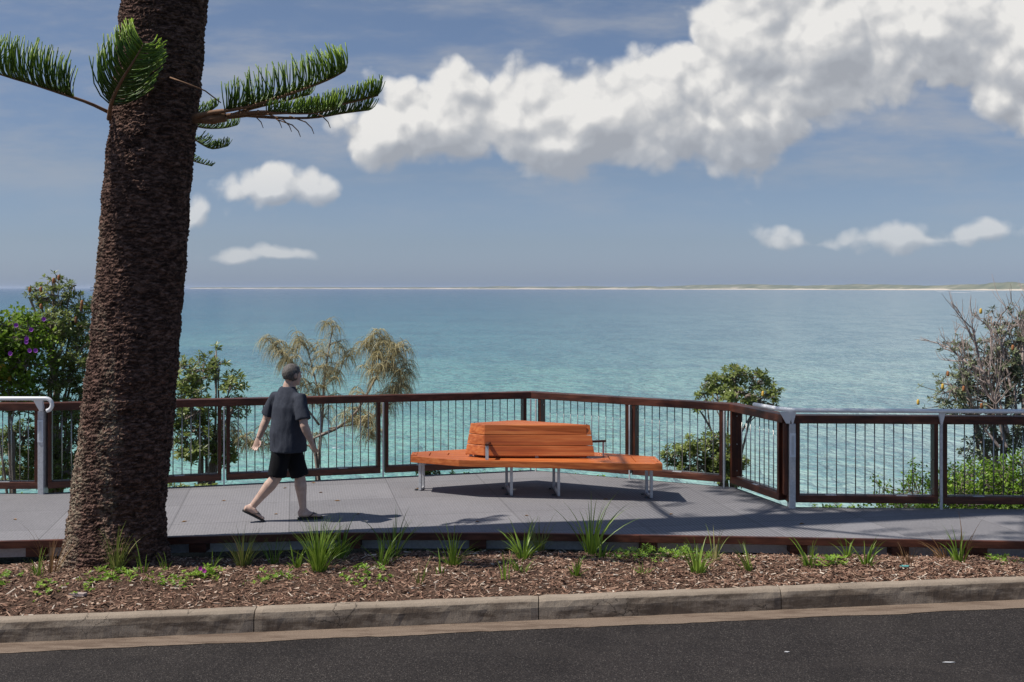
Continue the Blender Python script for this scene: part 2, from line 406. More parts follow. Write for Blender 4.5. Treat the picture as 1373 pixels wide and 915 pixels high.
# road, gutter, kerb
def strip(name, off0, off1, z0, z1, mat, x0=-60, x1=60, n=2):
    m = MB(); xs = [x0+(x1-x0)*i/(n-1) for i in range(n)]
    vs = []
    for x in xs: vs += [V((x, kerb_y(x)+off0, z0)), V((x, kerb_y(x)+off1, z1))]
    m.add(vs, [(2*i, 2*i+2, 2*i+3, 2*i+1) for i in range(n-1)])
    return m.build(name, mat)
tag(strip('road', -9.0, -.22, -.30, -.30, M['asphalt']), kind='structure')
g = MB(); n = 900; xs = [-40+80*i/n for i in range(n+1)]
vs = []
for x in xs:
    w = .035*noise.noise(V((x*1.7, 0, 5)))+.018*noise.noise(V((x*9, 0, 5)))
    vs += [V((x, kerb_y(x)-.235+w, -.296)), V((x, kerb_y(x)+.02, -.292))]
g.add(vs, [(2*i, 2*i+2, 2*i+3, 2*i+1) for i in range(n)])
tag(g.build('gutter', M['gutter']), kind='structure')
# kerb lengths with joints
kb = MB(); prof = [(0.03, -.34), (.0, -.30), (.008, -.19), (.022, -.142), (.048, -.122), (.125, -.116), (.15, -.124), (.155, -.4)]
joints = [-40, -20, -12, -7.2, (345-CX)/FOC*9.2, (722-CX)/FOC*9.48, (1046-CX)/FOC*9.75, 5.9, 8.4, 20, 40]
for a, c in zip(joints, joints[1:]):
    a += .004; c -= .004; ns = max(2, int((c-a)/.06)); base = len(kb.v); vs = []; P = len(prof)
    for i in range(ns+1):
        x = a+(c-a)*i/ns
        for j, (oy, oz) in enumerate(prof):
            dn = .006*noise.noise(V((x*6, oz*30, 1)))+.004*noise.noise(V((x*22, oz*40, 7))) if 0 < j < P-1 else 0
            inset = .006 if i in (0, ns) else 0
            vs.append(V((x, kerb_y(x)+oy+dn+inset*(j < 5), oz+dn*.6-inset*(j in (3, 4, 5, 6)))))
    fs = [(i*P+j, (i+1)*P+j, (i+1)*P+j+1, i*P+j+1) for i in range(ns) for j in range(P-1)]
    fs += [tuple(range(P-1, -1, -1)), tuple(ns*P+j for j in range(P))]
    kb.add(vs, fs)
tag(kb.build('kerb', M['concrete'], smooth=False), kind='structure')
# ground behind the camera and under everything
g = MB(); g.box(-300, 300, -300, 13, -1.2, -.62); tag(g.build('ground', M['earth']), kind='structure')
# mulch bed
g = MB(); nx, ny = 220, 40; vs = []
for i in range(nx+1):
    x = -14+28*i/nx; y0 = kerb_y(x)+.15; y1 = deck_front(x)+.5
    for j in range(ny+1):
        y = y0+(y1-y0)*j/ny; vs.append(V((x, y, mulch_z(x, y))))
g.add(vs, [(i*(ny+1)+j, (i+1)*(ny+1)+j, (i+1)*(ny+1)+j+1, i*(ny+1)+j+1) for i in range(nx) for j in range(ny)])
tag(g.build('mulch_bed', M['mulch'], smooth=True), kind='structure')
g = MB()
for i in range(30000):
    x = rnd.uniform(-6.5, 6.5); y0 = kerb_y(x)+.155; y1 = deck_front(x)-.02; y = rnd.uniform(y0, y1)
    if y0+.03 > y and rnd.random() < .6: continue
    z = mulch_z(x, y)+rnd.uniform(0, .014); L = rnd.uniform(.008, .034)*(1 if rnd.random() > .06 else 2.2); w = rnd.uniform(.003, .0085)
    a = rnd.uniform(0, math.pi); d = V((math.cos(a), math.sin(a), rnd.gauss(0, .28))); u = V((-math.sin(a), math.cos(a), rnd.gauss(0, .5)))
    c = V((x, y, z)); t = min(1, max(0, rnd.gauss(.45, .24)))
    if rnd.random() < .025: t = 1
    g.add([c-d*L-u*w, c+d*L-u*w*.6, c+d*L+u*w*.6, c-d*L+u*w, c+V((0, 0, .004))], [(0, 1, 4), (1, 2, 4), (2, 3, 4), (3, 0, 4)], t)
tag(g.build('mulch_chips', M['chips']), 'loose brown wood chip mulch spread over the garden bed', 'mulch', kind='stuff')
# hillside to the sea
g = MB(); vs = []; nx, ny = 90, 60
for i in range(nx+1):
    x = -90+180*i/nx
    for j in range(ny+1):
        y = 12.9+52*j/ny
        d = max(0, y-15.2); z = -.75-d*.62-.9*noise.noise(V((x*.12, y*.15, 2)))*min(1, d/4)
        vs.append(V((x, y, max(z, SEA_Z-3))))
g.add(vs, [(i*(ny+1)+j, (i+1)*(ny+1)+j, (i+1)*(ny+1)+j+1, i*(ny+1)+j+1) for i in range(nx) for j in range(ny)])
tag(g.build('hillside', M['earth'], smooth=True), kind='structure')
# sea
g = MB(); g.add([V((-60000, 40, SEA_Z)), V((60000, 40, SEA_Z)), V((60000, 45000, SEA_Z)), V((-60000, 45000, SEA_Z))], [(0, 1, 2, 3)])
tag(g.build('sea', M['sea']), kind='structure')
# far coast: beach and dunes curving from far left to nearer right
g = MB(); vs = []; nx, ny = 260, 12
for i in range(nx+1):
    t = i/nx; px = 255+t*1500
    Y0 = 24000-15300*min(1, t/.75)**.8 - max(0, t-.75)*7000
    X0 = (px-CX)/FOC*Y0
    for j in range(ny+1):
        s = j/ny; Y = Y0+s*900
        hmax = (30+16*noise.noise(V((t*7, 0, 0)))+14*noise.noise(V((t*23, s*2, 4)))+8*noise.noise(V((t*70, s*6, 4))))*(.8+1.5*t)
        prof_ = 0 if s < .0 else (s/.12*5 if s < .12 else 5+(hmax-5)*min(1, (s-.12)/.35))
        if s > .8: prof_ *= (1-s)/.2
        vs.append(V((X0*(Y/Y0), Y, SEA_Z-1+max(0, prof_))))
g.add(vs, [(i*(ny+1)+j, (i+1)*(ny+1)+j, (i+1)*(ny+1)+j+1, i*(ny+1)+j+1) for i in range(nx) for j in range(ny)])
tag(g.build('coast_hills', M['coast'], smooth=True, origin=V((0, 0, SEA_Z))), kind='structure')
# breakers off the point on the right
for px, py, w in ((1286, 392.6, 34), (1312, 391.2, 22), (1262, 391.6, 14)):
    Y = 22.5*FOC/(py-HY); c = V(((px-CX)/FOC*Y, Y, SEA_Z+.05)); hw = w/FOC*Y/2
    m = MB(); N = 24; vs = []
    for i in range(N+1):
        t = i/N*2-1; th = 26*(1-t*t)*(0.6+.6*abs(noise.noise(V((t*5, px, 0)))))
        vs += [c+V((t*hw, -th, 0)), c+V((t*hw, 0, 1.3*(1-t*t))), c+V((t*hw, th*.6, 0))]
    m.add(vs, [(3*i+q, 3*i+3+q, 3*i+4+q, 3*i+1+q) for i in range(N) for q in (0, 1)])
    m.build('breaking_wave', M['white_paint'])['kind'] = 'structure'
# ship near the horizon
sp = V(((121-CX)/FOC*8000, 8000, SEA_Z))
T = thing('ship', sp, 'distant white ship on the horizon half hidden by the trunk', 'ship')
m = MB(); m.prism([(0, -6), (70, -6), (84, 0), (70, 6), (0, 6)], 2.5, 11, [(-1, -7), (72, -7), (90, 0), (72, 7), (-1, 7)]); m.build('hull', M['ship_white'], T)
m = MB(); m.prism([(1, -5.8), (70, -5.8), (82, 0), (70, 5.8), (1, 5.8)], -1, 2.5); m.build('waterline_band', M['ship_red'], T)
m = MB(); m.box(3, 22, -6, 6, 11, 26); m.box(1, 24, -6.8, 6.8, 26.1, 29); m.build('superstructure', M['ship_white'], T)
m = MB(); m.tube([V((15, 0, 29)), V((15, 0, 44))], [2.5, .8], 8); m.build('mast', M['ship_white'], T)

# ------------------------------------------------------------------ boardwalk
FENCE = [V((-9.6, 13.60, 0)), V((-5.70, 13.64, 0)), V((.27, 15.38, 0)), V((2.79, 14.03, 0)), V((3.155, 12.79, 0)), V((10.5, 12.42, 0))]
fx = [-10.5, -5.05, -1.73, .1, 5.05, 11]
front = [(x, deck_front(x)) for x in fx]
back = [(p.x, p.y-.03) for p in reversed(FENCE)]
bw = thing('boardwalk', V((0, 12.5, 0)), None, None); tag(bw, kind='structure')
O = V((0, 12.5, 0))
m = MB(); m.prism(front+back, -.05, 0); m.build('decking', M['deck'], bw, O)
m = MB(); m2 = MB(); m3 = MB()
for (xa, ya), (xb, yb) in zip(front, front[1:]):
    d = V((xb-xa, yb-ya, 0)).normalized(); nrm = V((d.y, -d.x, 0))
    a = V((xa, ya, 0)); c = V((xb, yb, 0))
    for mm, o0, o1, z0, z1 in ((m, .002, .05, -.068, .006), (m2, -.16, -.12, -.19, -.06)):
        q = [a+nrm*o0, c+nrm*o0, c+nrm*o1, a+nrm*o1]
        mm.prism([(p.x, p.y) for p in q], z0, z1)
    L = (c-a).length; i = .015
    while i < L:
        p = a+d*i-nrm*.117
        q = [p, p+d*.012, p+d*.012+nrm*.01, p+nrm*.01]; m3.prism([(w.x, w.y) for w in q], -.185, -.075); i += .04
m.build('edge_board', M['rail_wood'], bw, O, bevel=.004)
m2.build('edge_channel', M['steel'], bw, O)
for px in (60, 267, 470, 640, 870, 1067, 1198, 1298):
    X = (px-CX)/FOC*11.3; Y = deck_front(X)
    m = MB(); m.box(X-.085, X+.085, Y-.03, Y+.3, -.16, -.071); m.build('bearer', M['rail_wood'], bw, O, bevel=.004)
m = MB()
for X in (-7.5, -4.6, -2.0, .4, 2.6, 5, 7.5):
    for Y in (11.7, 12.3): m.tube([V((X, Y+.2, -.05)), V((X, Y+.2, -1.4))], .07, 10)
m.build('footing', M['dark_steel'], bw, O)

# ------------------------------------------------------------------ balustrade
def fence(name, a, c, posts, label, rails_h, post_w, lights=(), n_per=.106, ext0=0, ext1=0, panels=None, group='timber framed balustrades round the deck'):
    d = (c-a); L = d.length; rz = math.atan2(d.y, d.x)
    T = thing(name, a, label, 'balustrade', group, rz)
    h0, h1 = rails_h
    def H(s): return h0+(h1-h0)*s/L
    # top rail: a wide board laid flat; y<0 in local frame faces the camera
    m = MB(); vs = []
    for s, hh in ((-ext0, H(0)), (L+ext1, H(L))):
        vs += [V((s, -.09, hh-.092)), V((s, .07, hh-.092)), V((s, .07, hh)), V((s, -.09, hh))]
    m.add(vs, [(0, 1, 2, 3), (7, 6, 5, 4), (0, 4, 5, 1), (1, 5, 6, 2), (2, 6, 7, 3), (3, 7, 4, 0)])
    m.build('top_rail', M['rail_wood'], T, bevel=.005)
    rod = None; bolt = None
    for (s0, s1) in panels:
        m = MB(); m.box(s0, s1, -.085, .06, .06, .142); br = m.build('bottom_rail', M['rail_wood'], T, bevel=.005)
        m = MB(); m.box(s0+.05, s1-.05, -.018, .018, .1425, .150); m.build('rod_strip', M['rod'], T)
        npl = max(1, int((s1-s0)/.7))
        for q in range(npl if s1-s0 > .9 else 2):
            m = MB(); pc = s0+(s1-s0)*(q+.5)/(npl if s1-s0 > .9 else 2); m.box(pc-.06, pc+.06, -.075, -.03, .1425, .146); m.build('fixing_plate', M['steel'], br)
        for sx_, e in ((s0, 1), (s1, -1)):
            m = MB(); x0, x1 = sorted((sx_, sx_+e*.045)); m.box(x0, x1, -.083, .058, .1425, H(sx_)-.0925)
            st = m.build('stile', M['stile_wood'], T, bevel=.003)
            for zz in (.22, .55, .9):
                if bolt is None:
                    m = MB(); m.tube([V((-.004, 0, 0)), V((.004, 0, 0))], .009, 8); bme = m.mesh('bolt', M['rod'])
                    bolt = bme
                bo = bpy.data.objects.new('bolt', bolt); COL.objects.link(bo); bo.parent = st; bo.location = (sx_+e*.049, -.012, zz)
        w = s1-s0-.09; k = max(2, round(w/n_per)); 
        for i in range(1, k):
            s = s0+.045+w*i/k
            if rod is None:
                m = MB(); m.tube([V((0, 0, 0)), V((0, 0, 1))], .0065, 8); rod = m.mesh('baluster', M['rod'], smooth=True)
            ro = bpy.data.objects.new('baluster', rod); COL.objects.link(ro); ro.parent = T
            ro.location = (s, 0, .148); ro.scale = (1, 1, H(s)-.092-.146)
    for i, s in enumerate(posts):
        if i in lights:
            m = MB(); m.box(s-.035, s+.035, -.12, .03, -.09, H(s)-.093); po = m.build('post', M['steel'], T, bevel=.004)
            m = MB(); m.box(s-.034, s+.034, -.128, -.121, H(s)-.47, H(s)-.2); li = m.build('post_light', M['louvre'], T, bevel=.003)
            m = MB()
            for q in range(16):
                z = H(s)-.435+q*.0135; m.box(s-.015, s+.015, -.1315, -.1285, z, z+.007)
            m.build('louvre', M['steel'], li)
        else:
            m = MB(); m.box(s-post_w/2, s+post_w/2, -.112, -.095, -.09, H(s)-.093); m.build('post', M['steel'], T, bevel=.002)
    return T
def s_at(a, c, px):
    kx = (px-CX)/FOC; d = c-a
    t = (kx*a.y-a.x)/(d.x-kx*d.y); return t*d.length
F = FENCE
# far left flat run
L0 = (F[1]-F[0]).length
fl = fence('timber_balustrade', F[0], F[1], [L0-1.75, L0+.0], 'short dark timber balustrade with silver handrail at left edge', (1.10, 1.10), .014, lights=(1,),
      panels=[(.1, L0-1.80), (L0-1.70, L0-.045)])
A, B_ = F[1], F[2]; LL = (B_-A).length
ps = [s_at(A, B_, x) for x in (300, 512, 702)]
fence('timber_balustrade', A, B_, ps[:2]+[ps[2]+.07], 'long dark timber balustrade behind the walking man, running from trunk to peak corner', (1.10, 1.075), .018,
      panels=[(.045, ps[0]-.03), (ps[0]+.03, ps[1]-.03), (ps[1]+.03, ps[2]+.02)], ext1=.05)
A, B_ = F[2], F[3]; LL = (B_-A).length
ps = [s_at(A, B_, x) for x in (723, 848, 974)]
fence('timber_balustrade', A, B_, ps, 'dark timber balustrade behind the right half of the bench', (1.075, 1.05), .018,
      panels=[(ps[0]+.02, ps[1]-.025), (ps[1]+.025, ps[2]-.025), (ps[2]+.025, LL-.02)][:2], ext1=.05)
A, B_ = F[3], F[4]; LL = (B_-A).length
fence('timber_balustrade', A, B_, [], 'narrow angled balustrade panel with closely seen rods turning the corner', (1.05, 1.05), .018,
      panels=[(.04, LL-.06)], ext0=-.01, ext1=0.02)
A, B_ = F[4], F[5]; LL = (B_-A).length
ps = [s_at(A, B_, x) for x in (1060, 1258)]; ps += [ps[1]+1.66, ps[1]+3.32]
fr = fence('timber_balustrade', A, B_, ps, 'dark timber balustrade with silver tube handrail on the right', (1.05, 1.05), .03, lights=(0,),
      panels=[(ps[0]+.045, ps[1]-.025), (ps[1]+.03, ps[2]-.025), (ps[2]+.03, ps[3]-.03)], ext0=.03)
# end stile standing at the corner, left of the lit post
m = MB(); m.box(.0, .045, -.083, .058, .1425, .957); m.build('stile', M['stile_wood'], fr, bevel=.003)
m = MB(); m.box(ps[0]-.09, ps[0]-.045, -.083, .058, .1425, .957); m.build('stile', M['stile_wood'], fr, bevel=.003)
m = MB(); m.box(-.02, ps[0]-.042, -.085, .06, .06, .142); m.build('bottom_rail', M['rail_wood'], fr, bevel=.005)
# handrails (parts of their balustrades), local coordinates
def local(T, p): return (Matrix.Translation(T.location) @ Matrix.Rotation(T.rotation_euler.z, 4, 'Z')).inverted() @ p
d34 = (F[3]-F[4]).normalized(); d34 = V((d34.x, d34.y, 0)); n34 = V((-d34.y, d34.x, 0)); n34 = n34 if n34.x < 0 else -n34
e0 = F[4]+d34*.62+n34*.09+V((0, 0, 1.105)); e1 = F[4]+d34*.12+n34*.09+V((-.0, -.05, 1.115)); e1b = F[4]+V((.06, -.15, 1.115)); e2 = F[5]+V((0, -.13, 1.115))
m = MB(); m.tube([local(fr, p) for p in [e0]+bez(e1, e1*.5+e1b*.5+(n34+V((0,-1,0)))*.02, e1b, 6)+[e2]], .0245, 14); m.build('handrail', M['tube'], fr, smooth=True)
for s in ps:
    m = MB(); m.prism([(s-.008, -.12), (s+.008, -.12), (s+.008, -.02), (s-.008, -.02)], .958, 1.093, [(s-.035, -.145), (s+.035, -.145), (s+.035, -.125), (s-.035, -.125)])
    m.build('handrail_bracket', M['tube'], fr)
c0 = local(fr, F[4]+V((-.03, -.05, 0)))
m = MB(); m.prism([(c0.x-.01, c0.y-.06), (c0.x+.03, c0.y-.06), (c0.x+.03, c0.y), (c0.x-.01, c0.y)], .96, 1.095, [(c0.x-.09, c0.y-.08), (c0.x+.05, c0.y-.08), (c0.x+.05, c0.y-.06), (c0.x-.09, c0.y-.06)])
m.build('handrail_bracket', M['tube'], fr)
zt = 1.165; yl = -.16
hook = [V((0.05, yl, zt)), V((L0+.08, yl, zt))]
for i in range(1, 10):
    a = math.pi*i/9*.95; hook.append(V((L0+.08+.075*math.sin(a), yl, zt-.075*(1-math.cos(a)))))
m = MB(); m.tube(hook, .0245, 14); m.build('handrail', M['tube'], fl, smooth=True)
m = MB(); m.prism([(L0-.01, -.13), (L0+.03, -.13), (L0+.03, -.05), (L0-.01, -.05)], 1.01, 1.145, [(L0-.07, -.165), (L0+.04, -.165), (L0+.04, -.14), (L0-.07, -.14)]); m.build('handrail_bracket', M['tube'], fl)

# ------------------------------------------------------------------ bench
bo = V((.2, 13.7, 0))
T = thing('timber_bench', bo, 'orange timber bench with raised central backrest and steel legs on the deck', 'bench')
SP = [(-1.235, 13.63), (-.63, 13.31), (1.75, 13.0), (1.73, 13.58), (.03, 14.45), (-1.24, 13.95)]
def inset(poly, d):
    cx = sum(p[0] for p in poly)/len(poly); cy = sum(p[1] for p in poly)/len(poly)
    return [(x+(cx-x)*d/math.hypot(cx-x, cy-y), y+(cy-y)*d/math.hypot(cx-x, cy-y)) for x, y in poly]
# seat boards run parallel to each edge: build rings of planks with hairline gaps
seat = MB()
def lerp_poly(pa, pb, t): return [(a[0]+(b_[0]-a[0])*t, a[1]+(b_[1]-a[1])*t) for a, b_ in zip(pa, pb)]
cen = [(-.3, 13.78), (-.28, 13.72), (.55, 13.62), (.56, 13.68), (.1, 13.95), (-.28, 13.82)]
ts = [0, .24, .48, .72, 1.0]
for i, (t0, t1) in enumerate(zip(ts, ts[1:])):
    po = lerp_poly(SP, cen, t0+(.006 if i else 0)); pi = lerp_poly(SP, cen, t1-.006)
    n = len(po)
    for e in range(n):
        if e in (2, 5) : pass
        q = [po[e], po[(e+1) % n], pi[(e+1) % n], pi[e]]
        seat.prism(q, .372 if i == 0 else .40, .450)
st = seat.build('seat', M['bench_wood'], T, bo, bevel=.004)
# end boards with bolts at both tips
for (a, c, s) in (((1.75, 13.0), (1.73, 13.58), -1), ((-1.235, 13.63), (-1.24, 13.95), 1)):
    a = V((*a, 0)); c = V((*c, 0)); d = (c-a).normalized(); nn = V((-s*abs(d.y), 0, 0)) * -1
    q = [a+d*.02, c-d*.02, c-d*.04+V((s*.07, 0, 0)), a+d*.03+V((s*.07, 0, 0))]
    m = MB(); m.prism([(p.x, p.y) for p in q], .4515, .4545); eb = m.build('end_board', M['bench_wood'], T, bo)
    for f in (.25, .75):
        p = a+(c-a)*f+V((s*.035, 0, .4548)); m = MB(); m.tube([p, p+V((0, 0, .003))], .008, 8); m.build('bolt', M['dark_steel'], eb, bo)
# backrest
PB = [(-.57, 13.59), (-.335, 13.44), (.995, 13.41), (.06, 14.08)]
PT = [(-.505, 13.66), (-.33, 13.50), (.94, 13.48), (.055, 13.98)]
bk = MB(); z0, z1 = .478, .85; cuts = [0, .335, .665, 1]
for t0, t1 in zip(cuts, cuts[1:]):
    t0 += .008; t1 -= .008
    bk.prism(lerp_poly(PB, PT, t0), z0+(z1-z0)*t0, z0+(z1-z0)*t1, lerp_poly(PB, PT, t1))
bk.prism(inset(lerp_poly(PB, PT, .5), .07), .455, .84)
brr = bk.build('backrest', M['bench_wood'], T, bo, bevel=.005)
m = MB()
for x, y in ((-.5, 13.62), (-.3, 13.5), (.3, 13.49), (.9, 13.49)): m.box(x-.02, x+.02, y-.015, y+.03, .4515, .478)
m.build('standoff', M['steel'], brr, bo)
for x, y in ((.9, 13.5), (-.46, 13.665)):
    m = MB(); m.tube([V((x, y, .846)), V((x, y, .8525))], .009, 8); m.build('bolt', M['dark_steel'], brr, bo)
# armrests
def arm(p, q, side, label):
    d = (q-p).normalized(); w = V((-d.y, d.x, 0))
    m = MB(); m.prism([((p+w*.022).x, (p+w*.022).y), ((q+w*.022).x, (q+w*.022).y), ((q-w*.022).x, (q-w*.022).y), ((p-w*.022).x, (p-w*.022).y)], .622, .646)
    ar = m.build('armrest', M['rail_wood'], T, bo, bevel=.004)
    m = MB(); c = p+d*.03; e = d*.006; f = w*.019
    m.prism([((c-e-f).x, (c-e-f).y), ((c+e-f).x, (c+e-f).y), ((c+e+f).x, (c+e+f).y), ((c-e+f).x, (c-e+f).y)], .4515, .6215); m.build('armrest_post', M['steel'], ar, bo)
arm(V((-.30, 13.285, 0)), V((-.28, 13.50, 0)), 1, '')
arm(V((1.14, 13.62, 0)), V((.9, 13.55, 0)), 1, '')
# steel U-frames: front leg, rear leg, floor runner with feet
def uframe(p, q, h=.371):
    d = (q-p).normalized(); w = V((-d.y, d.x, 0))
    def bar(m, a, c, hw, z0, z1): m.prism([((a+w*hw).x, (a+w*hw).y), ((a-w*hw).x, (a-w*hw).y), ((c-w*hw).x, (c-w*hw).y), ((c+w*hw).x, (c+w*hw).y)], z0, z1)
    m = MB(); bar(m, p, p+d*.04, .016, .006, h); m.build('leg', M['steel'], T, bo, bevel=.002)
    m = MB(); bar(m, q, q-d*.04, .016, .006, h); m.build('leg', M['steel'], T, bo, bevel=.002)
    m = MB(); bar(m, p+d*.0405, q-d*.0405, .015, .006, .03); bar(m, p+d*.0405, q-d*.0405, .015, h-.03, h); r = m.build('runner', M['steel'], T, bo)
    for t in (.15, .85):
        c = p+(q-p)*t+w*.055; m = MB(); m.tube([V((c.x, c.y, .001)), V((c.x, c.y, .02))], [.02, .014], 10); m.build('foot_bolt', M['dark_steel'], r, bo)
    m = MB(); c = p+(q-p)*.15; m.prism([((c+w*.075).x, (c+w*.075).y), ((c+w*.026).x, (c+w*.026).y), ((c+w*.026+d*.04).x, (c+w*.026+d*.04).y), ((c+w*.075+d*.04).x, (c+w*.075+d*.04).y)], .006, .012); m.build('foot_plate', M['dark_steel'], r, bo)
uframe(V((-.005, 13.42, 0)), V((-.07, 14.02, 0)))
uframe(V((.56, 13.38, 0)), V((.52, 13.98, 0)))
uframe(V((1.655, 13.26, 0)), V((1.625, 13.55, 0)))
uframe(V((-1.135, 13.76, 0)), V((-1.10, 13.93, 0)))

# ------------------------------------------------------------------ Norfolk pine
tr_pts = [(860, 140, 72), (790, 149, 72), (757, 152, 67.5), (730, 156, 64), (700, 158, 62.5), (600, 166, 61), (500, 178, 59), (386, 187, 58), (200, 203, 58), (0, 221, 57)]
def trunk_c(z):
    y = HY+(CAM_H-z)*FOC/TY
    if y < 0: 
        zz = z-CAM_H-HY*TY/FOC
        return V(((221-CX)/FOC*TY+zz*.055, TY, z)), max(.03, 57/FOC*10.7*(1-zz/17.5))
    for (y0, x0, r0), (y1, x1, r1) in zip(tr_pts, tr_pts[1:]):
        if y1 <= y <= y0:
            t = (y-y0)/(y1-y0); return V(((x0+(x1-x0)*t-CX)/FOC*TY, TY, z)), (r0+(r1-r0)*t)/FOC*10.7
    return V(((140-CX)/FOC*TY, TY, z)), 72/FOC*10.7
pine0 = V((TX, TY, mulch_z(TX, TY)))
T = thing('norfolk_pine', pine0, 'tall dark-barked pine with upswept green fronds in the mulch bed', 'tree')
m = MB(); seg = 300; zs = []; z = -.45
while z < 5.7: zs.append(z); z += .0085
while z < 22: zs.append(z); z += .25
vs = []
for z in zs:
    c, r = trunk_c(z)
    fine = z < 5.75
    for j in range(seg):
        a = 2*math.pi*j/seg; ca, sa = math.cos(a), math.sin(a); rr = r
        if fine:
            q = V((ca*r, sa*r, z))
            n1 = noise.noise(V((q.x*16, q.y*16, z*48))); n2 = noise.noise(V((q.x*42, q.y*42, z*50+7))); n3 = noise.noise(V((q.x*3, q.y*3, z*1.6)))
            n4 = noise.noise(V((q.x*75, q.y*75, z*85)))
            rr += .011*n1+.013*max(0, n2)*1.5+.02*n3+.009*n4-.009+.006*math.sin(z*19+n3*5)
            if z < .35: rr += .05*(max(0, .35-z)/.6)*(1+.8*math.sin(a*5+1))+.03*noise.noise(V((ca*3, sa*3, z*6)))*max(0, .35-z)*2
        vs.append(c+V((ca*rr, sa*rr, 0)))
m.add(vs, [(i*seg+j, i*seg+(j+1) % seg, (i+1)*seg+(j+1) % seg, (i+1)*seg+j) for i in range(len(zs)-1) for j in range(seg)])
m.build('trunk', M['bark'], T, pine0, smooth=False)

def branchlets(mb, pts, n, Lf, up, t0=.12, lean=.35, spread=.55, rad=.0075, sides=4, seg=4, rows=2, jit=.12):
    K = len(pts)-1
    if seg > 2: n = int(n*1.55); jit *= 2.2; rad *= .85
    for i in range(n):
        t = t0+(1-t0)*(i+rnd.random()*.6)/n; f = t*K; k = min(K-1, int(f)); p = pts[k].lerp(pts[k+1], f-k)
        d = (pts[k+1]-pts[k]).normalized(); sd = d.cross(up)
        sd = sd.normalized() if sd.length > .05 else frame(d)[0]; u = sd.cross(d).normalized()
        for r in range(rows):
            s = 1 if r % 2 else -1
            L = Lf(t)*rnd.uniform(.8, 1.08)
            sp = spread*rnd.uniform(.6, 1.25)*(1 if r < 2 else .35)
            d0 = (d*.5+sd*s*(.55+sp)+u*.35+rv(jit)).normalized(); d1 = (u*1.0+d*lean+sd*s*sp*.45+rv(jit)).normalized()
            q = [p]; dd = d0
            for w in range(seg):
                dd = d0.lerp(d1, min(1, (w+.6)/seg*1.25)).normalized(); q.append(q[-1]+dd*(L/seg))
            tn = min(1, max(0, .3+.35*t*t+rnd.gauss(0, .14)))
            base = len(mb.v)
            mb.tube(q, [rad*(1-.35*w/seg) for w in range(seg+1)], sides, True, tn)
            for w in range(base+seg*sides-sides, len(mb.v)): mb.t[w] = min(1, tn+.3)
UP = V((0, 0, 1))
def frond(pts, n, Lf, up=UP, r0=.018, **kw):
    m = MB(); m.tube(pts, [r0*(1-.75*i/(len(pts)-1)) for i in range(len(pts))], 7); o = m.build('branch', M['pine_stem'], T, pine0, smooth=True)
    m = MB(); branchlets(m, pts, n, Lf, up, **kw); m.build('needle_spray', M['pine_needle'], o, pine0, smooth=True)
    return o
def W(lst): return [at(*q) for q in lst]
def curve(lst, n=14):
    p = W(lst); out = []
    K = len(p)-1
    for i in range(n):
        f = i/(n-1)*K; k = min(K-1, int(f)); t = f-k
        p0 = p[max(0, k-1)]; p1 = p[k]; p2 = p[k+1]; p3 = p[min(K, k+2)]
        out.append(.5*((2*p1)+(p2-p0)*t+(2*p0-5*p1+4*p2-p3)*t*t+(3*p1-p0-3*p2+p3)*t**3))
    return out
# left spray
frond(curve([(148, 152, 10.45), (118, 138, 10.3), (80, 125, 10.2), (40, 112, 10.1), (-10, 96, 10.0), (-50, 70, 10)]), 62, lambda t: .15+.30*math.sin(min(1, t*1.1)*math.pi*.85), t0=.3, spread=.25, lean=.15)
# spray growing toward the camera over the trunk
frond(curve([(146, 160, 10.35), (150, 136, 10.15), (163, 108, 9.95), (178, 84, 9.82), (192, 60, 9.8)]), 52, lambda t: .52*(1-.5*t)+.02, up=V((.1, .5, .85)), t0=.2, spread=1.0, lean=.75, rad=.0085, r0=.022)
# right side: stub limb with several sprays
frond(curve([(262, 156, 10.5), (290, 150, 10.45), (306, 148, 10.4), (345, 140, 10.35), (400, 122, 10.3), (440, 107, 10.3), (463, 95, 10.3)], 18), 64, lambda t: .10+.26*math.sin(min(1, t)*math.pi*.78), t0=.3, spread=.16, lean=.1, r0=.026)
frond(curve([(263, 161, 10.6), (303, 157, 10.6), (350, 152, 10.65), (395, 150, 10.7), (440, 143, 10.75), (480, 135, 10.8), (507, 128, 10.8)], 16), 48, lambda t: .08+.15*t, t0=.5, spread=.3, lean=.3, r0=.03)
frond(curve([(300, 155, 10.5), (350, 150, 10.35), (385, 152, 10.2), (420, 152, 10.1), (452, 146, 10.05)], 14), 42, lambda t: .1+.12*t, t0=.3, spread=.45, lean=.35)
frond(curve([(320, 154, 10.7), (370, 158, 10.9), (420, 158, 11.0), (460, 152, 11.1), (494, 148, 11.1)], 14), 34, lambda t: .09+.1*t, t0=.45, spread=.35, lean=.4)
frond(curve([(310, 155, 10.4), (340, 145, 10.5), (380, 136, 10.6), (415, 127, 10.6)], 10), 30, lambda t: .14+.06*t, t0=.25, spread=.4, lean=.3)
# drooping twigs under the limb
m = MB()
for (x, y) in ((388, 165), (400, 172), (375, 160), (418, 168), (350, 160), (440, 160)):
    m.tube(W([(x-30, y-12, 10.4), (x-8, y-4, 10.4), (x, y+4, 10.4), (x+3, y+12, 10.4)]), [.006, .006, .005, .003], 5)
m.tube(W([(228, 104, 10.25), (250, 112, 10.2), (275, 122, 10.25), (296, 138, 10.4)]), [.007, .007, .007, .006], 6)
m.tube(W([(262, 158, 10.6), (285, 160, 10.5), (303, 157, 10.5)]), [.055, .05, .045], 10)
m.build('twig', M['pine_stem'], T, pine0, smooth=True)
